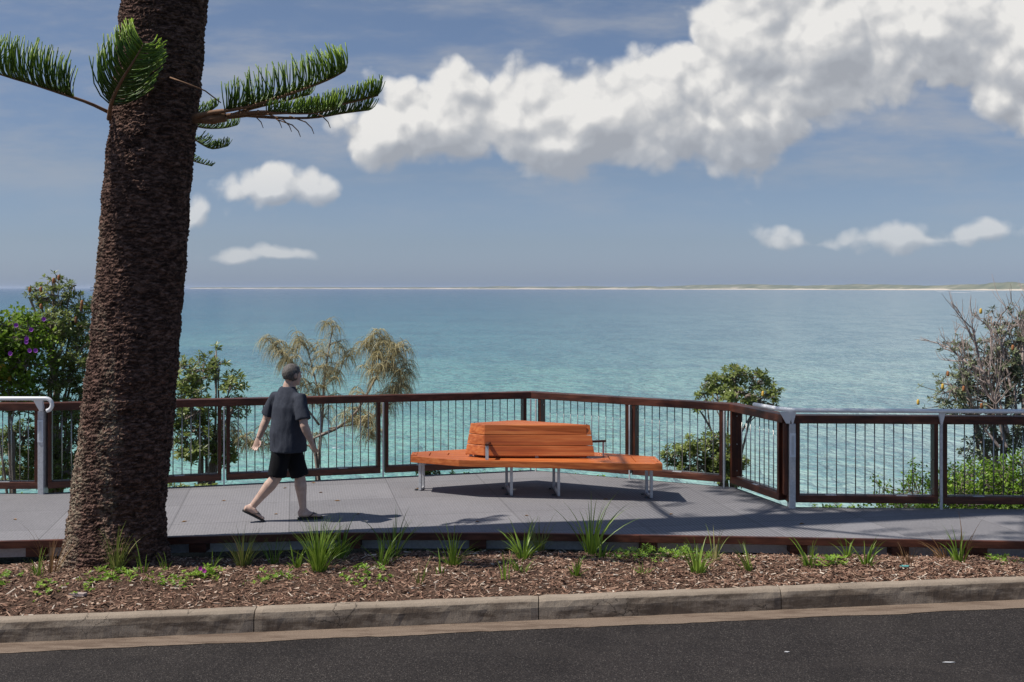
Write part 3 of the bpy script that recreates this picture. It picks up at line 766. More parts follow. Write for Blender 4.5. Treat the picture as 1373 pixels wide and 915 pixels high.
# sprays behind the trunk
for (p, n, L) in (([(250, 166, 11.2), (275, 172, 11.4), (300, 172, 11.6), (318, 168, 11.7)], 26, .16), ([(252, 180, 11.2), (268, 192, 11.4), (285, 200, 11.5), (306, 196, 11.5)], 26, .17), ([(248, 210, 11.2), (262, 217, 11.3), (284, 223, 11.4)], 14, .09), ([(255, 150, 11.2), (275, 152, 11.4), (292, 142, 11.5)], 18, .17)):
    frond(curve(p, 10), n, lambda t, L=L: L*(1-.35*t), t0=.15, spread=.4, lean=.4, rad=.006, r0=.01)
# main crown high above the frame (its shade dapples the deck)
ms = MB(); mn = MB()
zz = 7.6
while zz < 21.5:
    c, r = trunk_c(zz); nb = 5; ph = rnd.uniform(0, 6.28)
    for b_ in range(nb):
        if zz < 13 and math.sin(ph+b_*2*math.pi/nb) < -.45: continue
        if zz < 10 and math.cos(ph+b_*2*math.pi/nb)*-.98+math.sin(ph+b_*2*math.pi/nb)*-.2 > .2: continue
        a = ph+b_*2*math.pi/nb+rnd.uniform(-.2, .2); L = max(.5, (3.6-(zz-7.6)*.2)*rnd.uniform(.75, 1.05))
        d = V((math.cos(a), math.sin(a), 0)); pts = [c+d*(L*t)+V((0, 0, L*(-.16*t+.3*t*t))) for t in [i/9 for i in range(10)]]
        ms.tube(pts, [.05*(1-.7*i/9) for i in range(10)], 5)
        sd = V((-d.y, d.x, 0))
        for k in range(3, 10):
            for s in (-1, 1):
                if rnd.random() < .25: continue
                p = pts[k]; e = (d*.7+sd*s*.8).normalized(); l2 = rnd.uniform(.4, .8)*(1.1-.05*k)
                sp = [p+e*(l2*t)+V((0, 0, l2*.3*t*t)) for t in (0, .35, .7, 1)]
                branchlets(mn, sp, 11, lambda t: .18, UP, t0=.15, spread=.4, rad=.011, sides=3, seg=2)
    zz += rnd.uniform(.85, 1.1)
o = ms.build('crown', M['pine_stem'], T, pine0); mn.build('needle_spray', M['pine_needle'], o, pine0)

# ------------------------------------------------------------------ shrubs beyond the balustrade
def kite(mb, p, d, nrm, L, w, tint, fold=.25):
    s = d.cross(nrm)
    if s.length < 1e-4: s = frame(d)[0]
    s.normalize(); u = s.cross(d)
    mid = p+d*(L*.55)
    mb.add([p, mid+s*w+u*(w*fold), p+d*L, mid-s*w+u*(w*fold)], [(0, 1, 2), (0, 2, 3)], tint)
def rosette(mb, p, ax, n, L, w, tint):
    u, v = frame(ax)
    for i in range(n):
        a = i*2.4+rnd.uniform(-.3, .3); el = rnd.uniform(-.25, .75)
        d = ((u*math.cos(a)+v*math.sin(a))*math.cos(el)+ax*math.sin(el)).normalized()
        kite(mb, p-ax*rnd.uniform(0, L*.4), d, ax, L*rnd.uniform(.7, 1.1), w, min(1, max(0, tint+rnd.gauss(0, .13))))
def shrub(name, base, blobs, nros, label, cat, leafmat, group=None, L=.085, w=.014, nl=10, trunk_r=.05, style='rosette', cones=(), twigmat='twig', twig=True, dens=.33):
    T = thing(name, base, label, cat, group)
    ms = MB(); ml = MB(); limbs = []
    hubc = sum((c for c, _ in blobs), V((0, 0, 0)))/len(blobs)
    for (c, rad) in blobs:
        mid = base.lerp(hubc, .75)+V((rnd.uniform(-.15, .15), rnd.uniform(-.1, .1), rnd.uniform(-.1, .25)))*(c-base).length*.6
        pts = bez(base, mid, c, 9); pts = [p+rv(.02) if 0 < i else p for i, p in enumerate(pts)]
        ms.tube(pts, [trunk_r*.75*(1-.75*i/8) for i in range(9)], 7)
        limbs.append(pts)
    nros = int(nros*(1.9 if leafmat != 'grey_leaf' else 1.35))
    vol = [r.x*r.y*r.z for _, r in blobs]; tot = sum(vol)
    for bi, (c, rad) in enumerate(blobs):
        nb = max(3, int(nros*vol[bi]/tot)); hubs = [limbs[bi][6], limbs[bi][7], limbs[bi][8]]
        for k in range(max(2, nb//9)):
            d = rv().normalized(); h = c+V((d.x*rad.x, d.y*rad.y, d.z*rad.z))*rnd.uniform(.3, .65); a = rnd.choice(hubs[:3])
            ms.tube([a, a.lerp(h, .5)+rv(.05), h], [trunk_r*.26, trunk_r*.18, trunk_r*.1], 5, False); hubs.append(h)
        for k in range(nb):
            d = rv()
            while d.length > 1: d = rv()
            rr = d.length**dens; d = d.normalized()
            lump = 1+.45*noise.noise(c*1.7+d*1.9)
            if k % 5 == 0: lump *= rnd.uniform(1.05, 1.4)
            p = c+V((d.x*rad.x, d.y*rad.y, d.z*rad.z))*rr*lump
            ax = (d*.7+V((0, 0, .75))+rv(.35)).normalized(); cl = .45+.5*noise.noise(p*2.6)+.12*rnd.uniform(-1, 1)
            if twig:
                h = min(hubs, key=lambda q: (q-p).length); ms.tube([h, h.lerp(p, .55)+rv(.04)-V((0, 0, .03)), p], [.006, .005, .003], 4, False)
            if style == 'rosette': rosette(ml, p, ax, nl, L, w, cl)
            else:
                for q in range(nl):
                    pd = p+rv(L*1.3); kite(ml, pd, (rv()+V((0, 0, -.1))).normalized(), (V((0, 0, 1))+rv(.7)).normalized(), L*rnd.uniform(.7, 1.2), w, min(1, max(0, cl+rnd.gauss(0, .15))))
    ms.build('branches', M[twigmat], T, base, smooth=True)
    ml.build('foliage', M[leafmat], T, base)
    for (p, kind) in cones:
        m = MB(); h = .08 if kind != 'brown' else .1; r = .021
        pts = [p+V((0, 0, h*t)) for t in (0, .1, .35, .7, .92, 1)]
        m.tube(pts, [r*.5, r*.9, r, r*.95, r*.7, r*.25], 10); m.build('flower_spike', M['cone_'+kind], T, base, smooth=True)
    return T
def hill(x, y): return -.75-max(0, y-15.2)*.62-.1
def blob(x, y, Y, rx, ry, rz=None):
    s = Y/FOC; return (at(x, y, Y), V((rx*s, (rx+ry)*.5*s, ry*s)))
def cone(x, y, Y, kind): return (at(x, y, Y), kind)
X_ = lambda x, Y: (x-CX)/FOC*Y
# big banksia at left
Y = 16.6; base = V((X_(70, Y), Y, hill(0, Y)))
shrub('banksia_shrub', base, [blob(72, 376, Y, 14, 13), blob(48, 390, Y, 13, 11), blob(96, 386, Y, 13, 12), blob(72, 400, Y, 26, 16), blob(104, 412, Y, 22, 18), blob(84, 436, Y-.2, 34, 20), blob(112, 446, Y, 20, 22), blob(60, 440, Y, 30, 22), blob(98, 478, Y-.3, 36, 22), blob(80, 508, Y-.4, 34, 16), blob(118, 516, Y-.2, 20, 24), blob(40, 540, Y-.4, 42, 16), blob(92, 552, Y-.4, 36, 18), blob(105, 594, Y-.2, 32, 22), blob(30, 590, Y-.2, 36, 24), blob(60, 630, Y-.2, 60, 22), blob(40, 400, Y, 8, 6)], 760,
      'large grey-green banksia with orange flower spikes behind the left balustrade', 'shrub', 'banksia_leaf', 'coastal shrubs beyond the balustrade', L=.092, w=.013,
      cones=[cone(72, 380, Y-.35, 'orange'), cone(55, 392, Y-.35, 'orange'), cone(40, 392, Y-.3, 'orange'), cone(110, 410, Y-.4, 'orange'), cone(102, 434, Y-.6, 'brown'), cone(79, 376, Y-.3, 'orange'), cone(55, 415, Y-.4, 'orange'), cone(109, 418, Y-.4, 'brown')])
Y = 15.9; base = V((X_(20, Y), Y, hill(0, Y)))
vt = shrub('flowering_vine', base, [blob(22, 452, Y, 40, 32), blob(-10, 470, Y, 46, 44), blob(36, 490, Y-.1, 26, 24), blob(5, 520, Y, 40, 22)], 430, 'bright green climbing vine with purple trumpet flowers at left edge', 'vine', 'vine_leaf', None, L=.075, w=.026, nl=7, style='loose', trunk_r=.03)
for x, y in ((59, 428), (42, 442), (36, 454), (35.5, 458.5), (40, 470), (14, 474), (48, 470), (22, 436)):
    p = at(x, y, Y-.62); m = MB(); vs = [p+V((0, .02, -.01))]
    for i in range(10):
        a = 2*math.pi*i/10; vs.append(p+V((math.cos(a)*.031, -.012+.004*(i % 2), math.sin(a)*.031)))
    m.add(vs, [(0, 1+i, 1+(i+1) % 10) for i in range(10)]); m.build('flower', M['petal_purple'], vt, base)
# shrub right of the trunk
Y = 16.3; base = V((X_(262, Y), Y, hill(0, Y)))
shrub('banksia_shrub', base, [blob(258, 502, Y, 30, 26), blob(292, 488, Y, 14, 12), blob(289, 466, Y, 5, 4), blob(308, 512, Y-.1, 24, 14), blob(255, 545, Y-.2, 32, 28), blob(312, 545, Y, 22, 16), blob(262, 590, Y-.2, 34, 30), blob(300, 600, Y, 22, 26), blob(330, 535, Y, 8, 6)], 230,
      'open glossy green banksia between the pine trunk and the walking man', 'shrub', 'banksia_leaf', 'coastal shrubs beyond the balustrade', L=.098, w=.016, trunk_r=.045)
# shrub behind the right part of bench
Y = 16.4; base = V((X_(985, Y), Y, hill(0, Y)))
shrub('banksia_shrub', base, [blob(984, 504, Y, 20, 13), blob(958, 514, Y, 20, 12), blob(1012, 508, Y+.1, 18, 13), blob(1034, 524, Y, 15, 11), blob(990, 528, Y-.2, 34, 10), blob(944, 532, Y, 12, 8), blob(986, 490, Y, 7, 6), blob(1022, 540, Y, 22, 8), blob(938, 548, Y-.1, 10, 6), blob(926, 598, Y-.2, 24, 12), blob(958, 590, Y-.2, 22, 12), blob(902, 612, Y-.2, 18, 12), blob(970, 620, Y-.2, 30, 22), blob(930, 626, Y-.2, 26, 10)], 330,
      'rounded green banksia rising over the rail right of the bench', 'shrub', 'banksia_leaf', 'coastal shrubs beyond the balustrade', L=.085, w=.015, trunk_r=.04, cones=[cone(1023, 532, Y-.5, 'yellow')])
# grey banksia on the right with dead limbs
Y = 16.8; base = V((X_(1345, Y), Y, hill(0, Y)))
rb = shrub('banksia_shrub', base, [blob(1285, 462, Y, 26, 16), blob(1320, 500, Y, 44, 30), blob(1275, 522, Y-.1, 34, 24), blob(1350, 470, Y, 44, 34), blob(1330, 425, Y, 20, 14), blob(1375, 430, Y, 28, 28), blob(1390, 520, Y, 50, 40), blob(1310, 600, Y, 24, 24), blob(1350, 585, Y, 46, 26), blob(1300, 545, Y, 50, 18)], 540,
      'grey-green banksia tangled with bare dead limbs at the right edge', 'shrub', 'grey_leaf', 'coastal shrubs beyond the balustrade', L=.085, w=.014, trunk_r=.055,
      cones=[cone(1315, 421, Y-.4, 'yellow'), cone(1264, 522, Y-.6, 'yellow'), cone(1231, 543, Y-.4, 'yellow'), cone(1271, 505, Y-.5, 'orange'), cone(1358, 470, Y-.6, 'orange'), cone(1316, 548, Y-.6, 'orange'), cone(1292, 525, Y-.6, 'orange')])
m = MB()
def limb(p, d, L, r, depth):
    pts = [p]; dd = d.normalized(); n = 6
    for i in range(n): dd = (dd+rv(.17)+V((0, 0, .05))).normalized(); pts.append(pts[-1]+dd*(L/n))
    m.tube(pts, [r*(1-.55*i/n) for i in range(n+1)], 5, False)
    if depth:
        for i in range(2, n+1):
            for _ in range(rnd.choice((1, 1, 2))):
                limb(pts[i], (dd+rv(.75)+V((0, 0, .12))).normalized(), L*rnd.uniform(.38, .62), r*.45, depth-1)
for (x, y, x1, y1, L) in ((1345, 590, 1290, 440, 1.5), (1352, 580, 1330, 400, 1.7), (1365, 570, 1368, 400, 1.8), (1340, 600, 1262, 480, 1.3), (1372, 560, 1400, 410, 1.7), (1345, 560, 1300, 500, 1.2), (1330, 520, 1285, 430, 1.3), (1355, 520, 1345, 420, 1.3), (1372, 500, 1372, 420, 1.2), (1350, 600, 1330, 520, 1.2), (1320, 500, 1272, 470, .9)):
    p = at(x, y, Y-.35); limb(p, at(x1, y1, Y-.25)-p, L*.7, .024, 2)
m.build('dead_limb', M['dead_wood'], rb, base, smooth=True)
# ground cover and low shrubs
Y = 15.1; base = V((X_(1300, Y), Y, hill(0, Y)))
shrub('leafy_groundcover', base, [blob(1215, 690, Y-.6, 56, 26), blob(1262, 672, Y-.3, 60, 36), blob(1320, 655, Y, 60, 36), blob(1375, 652, Y, 60, 44), blob(1180, 655, Y, 12, 16), blob(1440, 650, Y, 60, 44), blob(1225, 640, Y, 14, 16), blob(1330, 700, Y-.8, 140, 16)], 900, 'bright green leafy mound behind the right balustrade', 'shrub', 'cover_leaf', None, L=.055, w=.018, nl=9, style='loose', trunk_r=.02, dens=.6)
for i, (px, py, Y, rx, ry, lab, mt) in enumerate((
        (575, 626, 16.2, 16, 14, 'small green shrublet under the rail left of the bench', 'banksia_leaf'),
        (650, 640, 16.3, 75, 9, 'low strip of small-leaved shrub at deck edge behind the bench', 'cover_leaf'),
        (790, 642, 16.3, 40, 7, 'low green shrub tips just behind the bench right half', 'cover_leaf'),
        (900, 655, 15.4, 30, 8, 'low dark green shrub at deck edge below the right rail', 'banksia_leaf'),
        (345, 655, 15.0, 30, 9, 'low yellow-green shrub at deck edge behind the walking man', 'cover_leaf'),
        (260, 656, 15.2, 46, 12, 'low olive shrub at deck edge right of the trunk', 'banksia_leaf'),
        (40, 672, 14.6, 80, 10, 'low bright green shrub beneath the left balustrade', 'cover_leaf'),
        (1120, 684, 14.6, 36, 10, 'low leafy tuft at deck edge right of the lit post', 'cover_leaf'))):
    base = V((X_(px, Y), Y, hill(0, Y)))
    shrub('low_shrub', base, [blob(px-rx*.4, py+4, Y, rx*.6, ry), blob(px+rx*.4, py+4, Y, rx*.6, ry*.9)], max(30, int(rx*1.6)), lab, 'shrub', mt, 'low shrubs along the deck edge', L=.06, w=.014, nl=9, trunk_r=.012)
# casuarinas: wispy drooping tan needles
def casuarina(base, stems, label):
    T = thing('casuarina_tree', base, label, 'tree', 'wispy casuarinas beyond the balustrade'); ms = MB(); ml = MB()
    def wisp(p):
        hub = p+V((0, 0, .02))
        for i in range(rnd.randint(16, 26)):
            d = (V((rnd.gauss(0, .75), rnd.gauss(0, .5), rnd.uniform(.1, 1)))).normalized(); L = rnd.uniform(.14, .34); q = [hub]; w = .0045
            for s in range(4): d = (d+V((0, 0, -.8))).normalized(); q.append(q[-1]+d*(L/4))
            sd = V((rnd.uniform(-1, 1), rnd.uniform(-1, 1), .2)).normalized()*w; vs = []
            for s, x in enumerate(q): vs += [x-sd*(1-s/5.5), x+sd*(1-s/5.5)]
            ml.add(vs, [(2*s, 2*s+1, 2*s+3, 2*s+2) for s in range(4)], min(1, max(0, rnd.gauss(.5, .22))))
    for (pts, r, dens) in stems:
        pts = curve(pts, 14); ms.tube([base]+pts if r > .02 else pts, [r*1.1]*(1 if r > .02 else 0)+[r*(1-.75*i/13) for i in range(14)], 6)
        for i in range(3, 14):
            for _ in range(dens):
                a = pts[i]; d = (V((rnd.gauss(0, 1), rnd.gauss(0, .6), rnd.uniform(.1, .9)))).normalized(); L = rnd.uniform(.1, .32)*(1.2-.05*i)
                e = a+d*L; ms.tube([a, a.lerp(e, .5)+V((0, 0, .02)), e], [.006, .005, .003], 4, False)
                wisp(e); 
                if rnd.random() < .7: wisp(a.lerp(e, .6))
    ms.build('branches', M['twig'], T, base, smooth=True); ml.build('foliage', M['casuarina_needle'], T, base)
Y = 16.2
casuarina(V((X_(425, Y), Y+.2, hill(0, Y))), [([(425, 640, Y), (432, 560, Y), (436, 500, Y), (446, 440, Y)], .03, 2), ([(428, 570, Y), (400, 530, Y-.1), (385, 485, Y-.1), (366, 462, Y-.1)], .018, 2), ([(430, 540, Y), (418, 490, Y+.1), (408, 462, Y+.1), (392, 470, Y+.1)], .014, 1), ([(420, 600, Y), (380, 590, Y), (340, 600, Y), (315, 575, Y)], .014, 2), ([(432, 520, Y), (455, 500, Y+.1), (462, 470, Y)], .01, 1)],
          'left wispy tan casuarina rising behind the walking man')
Y = 16.0
casuarina(V((X_(440, Y), Y+.1, hill(0, Y))), [([(420, 588, Y), (470, 562, Y), (505, 505, Y), (522, 480, Y), (541, 470, Y)], .028, 2), ([(500, 515, Y), (500, 480, Y+.1), (510, 455, Y+.1)], .012, 2), ([(440, 575, Y), (490, 565, Y+.1), (520, 545, Y+.1), (528, 520, Y)], .014, 2), ([(470, 565, Y), (495, 575, Y-.1), (500, 590, Y)], .01, 1), ([(522, 482, Y), (535, 500, Y), (538, 520, Y)], .008, 2)],
          'right wispy tan casuarina leaning over the rail left of the bench')

# ------------------------------------------------------------------ grasses and weeds in the mulch
def tuft(px, py, hpx, n, label, mat='grass_blade', spread=.5, w=.007, lean=0.0, droop=.5, name='grass_tuft', group='tufts growing in the mulch bed', cat='grass', pw=.055):
    p = on_mulch(px, py); H = hpx/FOC*p.y*1.25; m = MB()
    for i in range(n):
        a = rnd.uniform(0, 6.283); L = H*rnd.uniform(.3, 1.1); sp = abs(rnd.gauss(0, spread))
        d = V((math.cos(a)*sp+lean, math.sin(a)*sp*.8, 1)).normalized(); out = V((math.cos(a), math.sin(a), 0)); q = [p+V((math.cos(a), math.sin(a), 0))*rnd.uniform(0, pw)-V((0, 0, .015))]
        dr = droop*rnd.uniform(.2, 1.3)
        for s in range(6): d = (d+(out*(.10+.15*sp)+V((lean*.2, 0, -.22*dr))) * (s/4)).normalized(); q.append(q[-1]+d*(L/6))
        sd = V((-math.sin(a)+rnd.uniform(-.6, .6), math.cos(a)*.6+rnd.uniform(-.3, .3), 0)).normalized()
        if abs(sd.x) < .5: sd = V((.7, sd.y*.5, 0)).normalized()
        vs = []
        for s, x in enumerate(q): ww = w*.82*rnd.uniform(.9, 1.1)*(1-(s/6)**1.6)*(.75+.25*min(1, s)); vs += [x-sd*(ww+.0004), x+V((0, -ww*.4, 0)), x+sd*(ww+.0004)]
        m.add(vs, [(3*s+k, 3*s+k+1, 3*s+4+k, 3*s+3+k) for s in range(6) for k in (0, 1)], min(1, max(0, rnd.gauss(.5, .2))))
    o = m.build(name, M[mat], None, p, smooth=True); tag(o, label, cat, group); return o
G = [
 (68, 770, 62, 16, 'tall dry red-brown stalks left of the pine trunk', 'dry_grass', .28, .004, 0),
 (50, 772, 30, 14, 'short green blades at the foot of the dry stalks left of trunk', 'grass_blade', .5, .006, 0),
 (156, 764, 52, 46, 'fine olive grass clump against the foot of the pine trunk', 'olive_grass', .34, .005, 0),
 (193, 768, 38, 5, 'few upright green blades right of the clump at the trunk foot', 'grass_blade', .22, .008, 0),
 (224, 765, 26, 5, 'sparse thin blades just right of the pine trunk', 'grass_blade', .3, .006, 0),
 (285, 762, 34, 5, 'thin leaning blades behind the pink-flowered succulent', 'grass_blade', .3, .006, .25),
 (326, 760, 46, 60, 'dense dark fine grass clump below the man trailing foot', 'olive_grass', .38, .005, 0),
 (366, 757, 40, 12, 'thin green blades left of the big bright clump', 'grass_blade', .4, .006, 0),
 (396, 761, 32, 12, 'broad bright blades at the left foot of the big clump', 'grass_blade', .6, .010, 0),
 (427, 766, 62, 90, 'largest bright yellow-green grass clump below the man front foot', 'grass_blade', .42, .0055, 0),
 (456, 750, 52, 18, 'strappy green tuft just right of the largest clump', 'grass_blade', .4, .009, .05),
 (512, 758, 42, 14, 'leaning green tuft nearer the road left of the bench', 'grass_blade', .45, .008, .15),
 (528, 748, 58, 14, 'tall upright strappy tuft below the bench left end', 'grass_blade', .26, .009, .12),
 (548, 738, 50, 10, 'thin tall tuft behind the strappy one below bench left end', 'grass_blade', .25, .007, 0),
 (607, 758, 48, 26, 'arching green tuft below the bench left legs', 'grass_blade', .6, .008, 0),
 (638, 738, 52, 30, 'dark dense tuft with arching blades below the bench front', 'grass_blade', .5, .007, .05),
 (683, 740, 54, 70, 'brownish fine grass clump below the bench middle legs', 'olive_grass', .38, .005, 0),
 (702, 750, 54, 26, 'strappy green tuft in front of the brownish fine clump', 'grass_blade', .5, .010, .05),
 (724, 740, 44, 36, 'fine green and straw tuft right of the middle strappy tuft', 'olive_grass', .4, .004, 0),
 (562, 783, 36, 6, 'small reddish-tipped tuft near the kerb below bench left end', 'olive_grass', .3, .008, .1),
 (591, 769, 32, 4, 'pair of single upright blades on bare mulch', 'grass_blade', .12, .008, 0),
 (677, 778, 36, 4, 'lone upright blade nearest the kerb', 'grass_blade', .1, .008, 0),
 (698, 767, 24, 16, 'little pale fan tuft on open mulch', 'grass_blade', .6, .006, 0),
 (773, 772, 26, 9, 'small dark leafy weed right of the pale fan tuft', 'grass_blade', .8, .012, .1),
 (792, 743, 84, 20, 'tallest strappy tuft with long blades below bench right side', 'grass_blade', .34, .0095, .06),
 (808, 748, 40, 10, 'short side tuft right of the tallest strappy tuft', 'grass_blade', .6, .010, .2),
 (862, 770, 16, 14, 'tiny pale tuft before the feathery weed bed', 'grass_blade', .7, .005, 0),
 (936, 769, 46, 26, 'strappy arching tuft right of the feathery weed bed', 'grass_blade', .65, .009, 0),
 (958, 752, 42, 14, 'reddish and green blades behind the arching tuft', 'olive_grass', .45, .007, 0),
 (1006, 766, 44, 8, 'leaning narrow tuft left of right hand bearers', 'grass_blade', .35, .008, -.35),
 (1086, 760, 40, 13, 'green tuft with one long blade trailing left', 'grass_blade', .5, .009, -.15),
 (1137, 748, 36, 10, 'slender tuft right of the blue-green succulent', 'grass_blade', .5, .007, .1),
 (1161, 758, 36, 14, 'bright strappy tuft below the right balustrade', 'grass_blade', .5, .010, .1),
 (1218, 756, 34, 10, 'reddish upright stalks below the second right post', 'dry_grass', .3, .005, .05),
 (1266, 750, 30, 16, 'fan of dead straw blades leaning left near right edge', 'dry_grass', .45, .007, -.5),
 (1286, 754, 44, 16, 'green tuft with tall brown stem near right edge', 'grass_blade', .5, .009, 0),
 (1292, 752, 52, 6, 'tall rusty brown stem beside the right edge green tuft', 'dry_grass', .12, .009, .1),
]
for (px, py, h, n, lab, mt, sp, w, ln) in G: tuft(px, py, h, int(n*1.45), lab, mt, sp, w, ln)
def weed(px, py, wpx, n, label, L=.035, w=.010, mat='cover_leaf', h=.05, name='weed_patch'):
    p = on_mulch(px, py); m = MB(); W_ = wpx/FOC*p.y
    for i in range(n):
        x = rnd.gauss(0, .4)*W_; y = rnd.gauss(0, .12)
        q = V((p.x+x, p.y+y, 0)); q.z = mulch_z(q.x, q.y)+rnd.uniform(0, h)*max(.2, 1-(x/W_)**2)
        rosette(m, q, (V((0, 0, 1))+rv(.4)).normalized(), 6, L, w, rnd.gauss(.5, .18))
    o = m.build(name, M[mat], None, p); tag(o, label, 'weed', None, 'stuff' if name == 'weed_patch' else None); return o
weed(6, 778, 24, 22, 'low green weed at the left end of the mulch')
weed(62, 790, 26, 24, 'low green weed left of the trunk nearer the kerb')
weed(115, 791, 14, 10, 'tiny green weed alone between trunk and kerb')
weed(155, 773, 46, 46, 'blue-green succulent patch at the trunk foot', .05, .009)
weed(232, 780, 46, 50, 'low leafy weed mat right of the trunk base', .03, .009)
weed(363, 778, 44, 34, 'spreading weed mat in front of the big grass clump', .04, .009)
weed(490, 778, 50, 40, 'flat clover patch near the kerb left of the bench', .028, .010)
weed(488, 764, 36, 26, 'small green weed cluster right of the largest clump', .035, .010)
weed(880, 748, 95, 190, 'feathery bright green weed bed against the boardwalk edge', .05, .006, h=.11)
weed(1112, 755, 30, 34, 'blue-green succulent clump below the right balustrade', .06, .010, h=.08)
weed(1345, 752, 34, 30, 'low green weeds at the right end of the mulch', .045, .008)
o = weed(273, 772, 34, 44, 'succulent with two magenta flowers right of the trunk', .06, .009, h=.06, name='succulent')
c0 = on_mulch(273, 772)
for dx, dz in ((.0, .09), (.035, .07)):
    m = MB(); c = c0+V((dx, -.1, dz))
    for i in range(12):
        a = 2*math.pi*i/12; d = V((math.cos(a), -.25, math.sin(a))).normalized(); kite(m, c, d, V((0, -1, 0)), .024, .006, .5)
    m.build('flower', M['petal_pink'], o, c0)
# fallen leaves on the deck
for (x, y, s) in ((420, 648, 1), (352, 656, 1), (452, 672, 1.2), (430, 661, .8), (247, 700, 1), (382, 655, .7), (812, 670, 1), (706, 692, .7), (640, 700, .7), (560, 656, 1.2), (900, 690, .8), (1075, 703, 1), (370, 690, .7), (300, 672, .8), (20, 697, 1), (480, 690, .7)):
    Y = CAM_H*FOC/(y-HY); p = V(((x-CX)/FOC*Y, Y, .004)); m = MB(); a = rnd.uniform(-.6, .6)
    d = V((math.cos(a), math.sin(a), .08)).normalized(); L = .035*s; n_ = V((0, 0, 1)); sd = V((-d.y, d.x, 0)); w = .012*s
    m.add([p-d*L, p-sd*w+V((0, 0, .006)), p+d*L, p+sd*w+V((0, 0, .008)), p-d*L-V((0, 0, .002)), p-sd*w+V((0, 0, .004)), p+d*L-V((0, 0, .002)), p+sd*w+V((0, 0, .006))], [(0, 1, 2), (0, 2, 3), (4, 6, 5), (4, 7, 6)], rnd.random())
    tag(m.build('fallen_leaf', M['dead_leaf'], None, p), 'small dry tan leaf lying on the grey deck', 'leaf', 'fallen leaves on the deck')
# litter
p = on_mulch(1212, 761); m = MB(); m.prism([(p.x-.05, p.y-.02), (p.x+.03, p.y-.03), (p.x+.055, p.y+.01), (p.x-.02, p.y+.03)], p.z+.01, p.z+.017)
M['teal'] = principled('teal_plastic', (.12, .38, .36), .4); tag(m.build('plastic_scrap', M['teal'], None, p), 'small teal plastic scrap on the mulch at right', 'litter')
p = on_mulch(104, 800); m = MB(); m.prism([(p.x-.07, p.y-.02), (p.x+.06, p.y-.03), (p.x+.075, p.y+.02), (p.x-.03, p.y+.035)], p.z+.005, p.z+.03); tag(m.build('bark_slab', M['dead_wood'], None, p), 'pale flat slab of bark on the mulch below the trunk', 'bark')

for x, y, L in ((1055, 875, .022), (1272, 889, .05)):
    Y = (CAM_H+.3)*FOC/(y-HY); p = V(((x-CX)/FOC*Y, Y, -.296)); m = MB(); m.prism([(p.x-L, p.y-.006), (p.x+L*.2, p.y-.012), (p.x+L, p.y-.002), (p.x+L*.5, p.y+.006), (p.x-L*.4, p.y+.009)], p.z, p.z+.003)
    tag(m.build('paper_scrap', M['white_paint'], None, p), 'tiny white scrap on the asphalt, nearer the middle' if x < 1100 else 'thin white scrap on the asphalt at lower right', 'litter')

# ------------------------------------------------------------------ walking man
YB = 12.02; mo = V((X_(385, YB), YB, 0))
T = thing('person', mo, 'man in dark grey T-shirt and black shorts walking along the deck, seen from behind', 'person')
hipR, hipL = at(379, 592, YB-.05), at(390, 592, YB+.09)
shR, shL = at(402, 533, YB-.15), at(370, 531, YB+.15)
elR, wrR = at(408, 571, YB-.24), at(417, 592, YB-.2); elL, wrL = at(357, 563, YB+.2), at(347, 587, YB+.16)
knR, anR = at(371, 640, YB-.06), at(337, 681, YB-.06); knL, anL = at(402, 640, YB+.1), at(406.5, 683, YB+.07)
lat = (shR-shL); lat.z = 0; lat.normalize(); fwd = V((-lat.y, lat.x, 0)); fwd = fwd if fwd.x > 0 else -fwd
latH = (hipR-hipL); latH.z = 0; latH.normalize()
neck = (shR+shL)/2+V((0, 0, .06)); hc = at(392, 503.5, YB)
b_ = MB()
pel = (hipR+hipL)/2; che = (shR+shL)/2
b_.etube([pel-V((0, 0, .06)), pel+V((0, 0, .08)), pel.lerp(che, .45), che-V((0, 0, .06)), che+V((0, 0, .02))], [(.15, .11), (.165, .13), (.165, .14), (.15, .095), (.08, .06)], lat)
b_.tube([neck-V((0, 0, .06)), neck.lerp(hc, .45), hc-V((0, 0, .03))], [.085, .066, .06], 14)
hf = V((.72, .69, -.05)).normalized(); hl = V((hf.y, -hf.x, 0)).normalized(); hu = hl.cross(hf); hu = hu if hu.z > 0 else -hu
b_.ball(hc+hu*.02-hf*.008, (hl*.079, hf*.1, hu*.1))
b_.ball(hc-hu*.045+hf*.028, (hl*.058, hf*.068, hu*.068))
b_.ball(hc-hu*.092+hf*.075, (hl*.026, hf*.022, hu*.02), 10, 8)
b_.tube([hc+hu*.02+hf*.082, hc-hu*.012+hf*.112, hc-hu*.024+hf*.095], [.008, .0125, .014], 8)
b_.ball(hc-hu*.05+hf*.092, (hl*.024, hf*.012, hu*.008), 10, 6)
for s in (-1, 1):
    b_.ball(hc+hl*s*.084-hf*.012, (hl*.013, hf*.02, hu*.032), 10, 8)
    b_.ball(hc+hl*s*.03+hf*.085+hu*.034, (hl*.022, hf*.012, hu*.008), 10, 6)
def arm_(sh, el, wr):
    b_.tube([sh.lerp(el, .06), sh.lerp(el, .35), el.lerp(sh, .1), el, el.lerp(wr, .3), wr], [.046, .054, .046, .044, .045, .03], 14)
arm_(shR, elR, wrR); arm_(shL, elL, wrL)
def leg_(hp, kn, an):
    b_.tube([hp, hp.lerp(kn, .4), kn.lerp(hp, .1), kn, kn.lerp(an, .28), kn.lerp(an, .6), an], [.095, .088, .064, .06, .066, .05, .036], 16)
leg_(hipR, knR, anR); leg_(hipL, knL, anL)
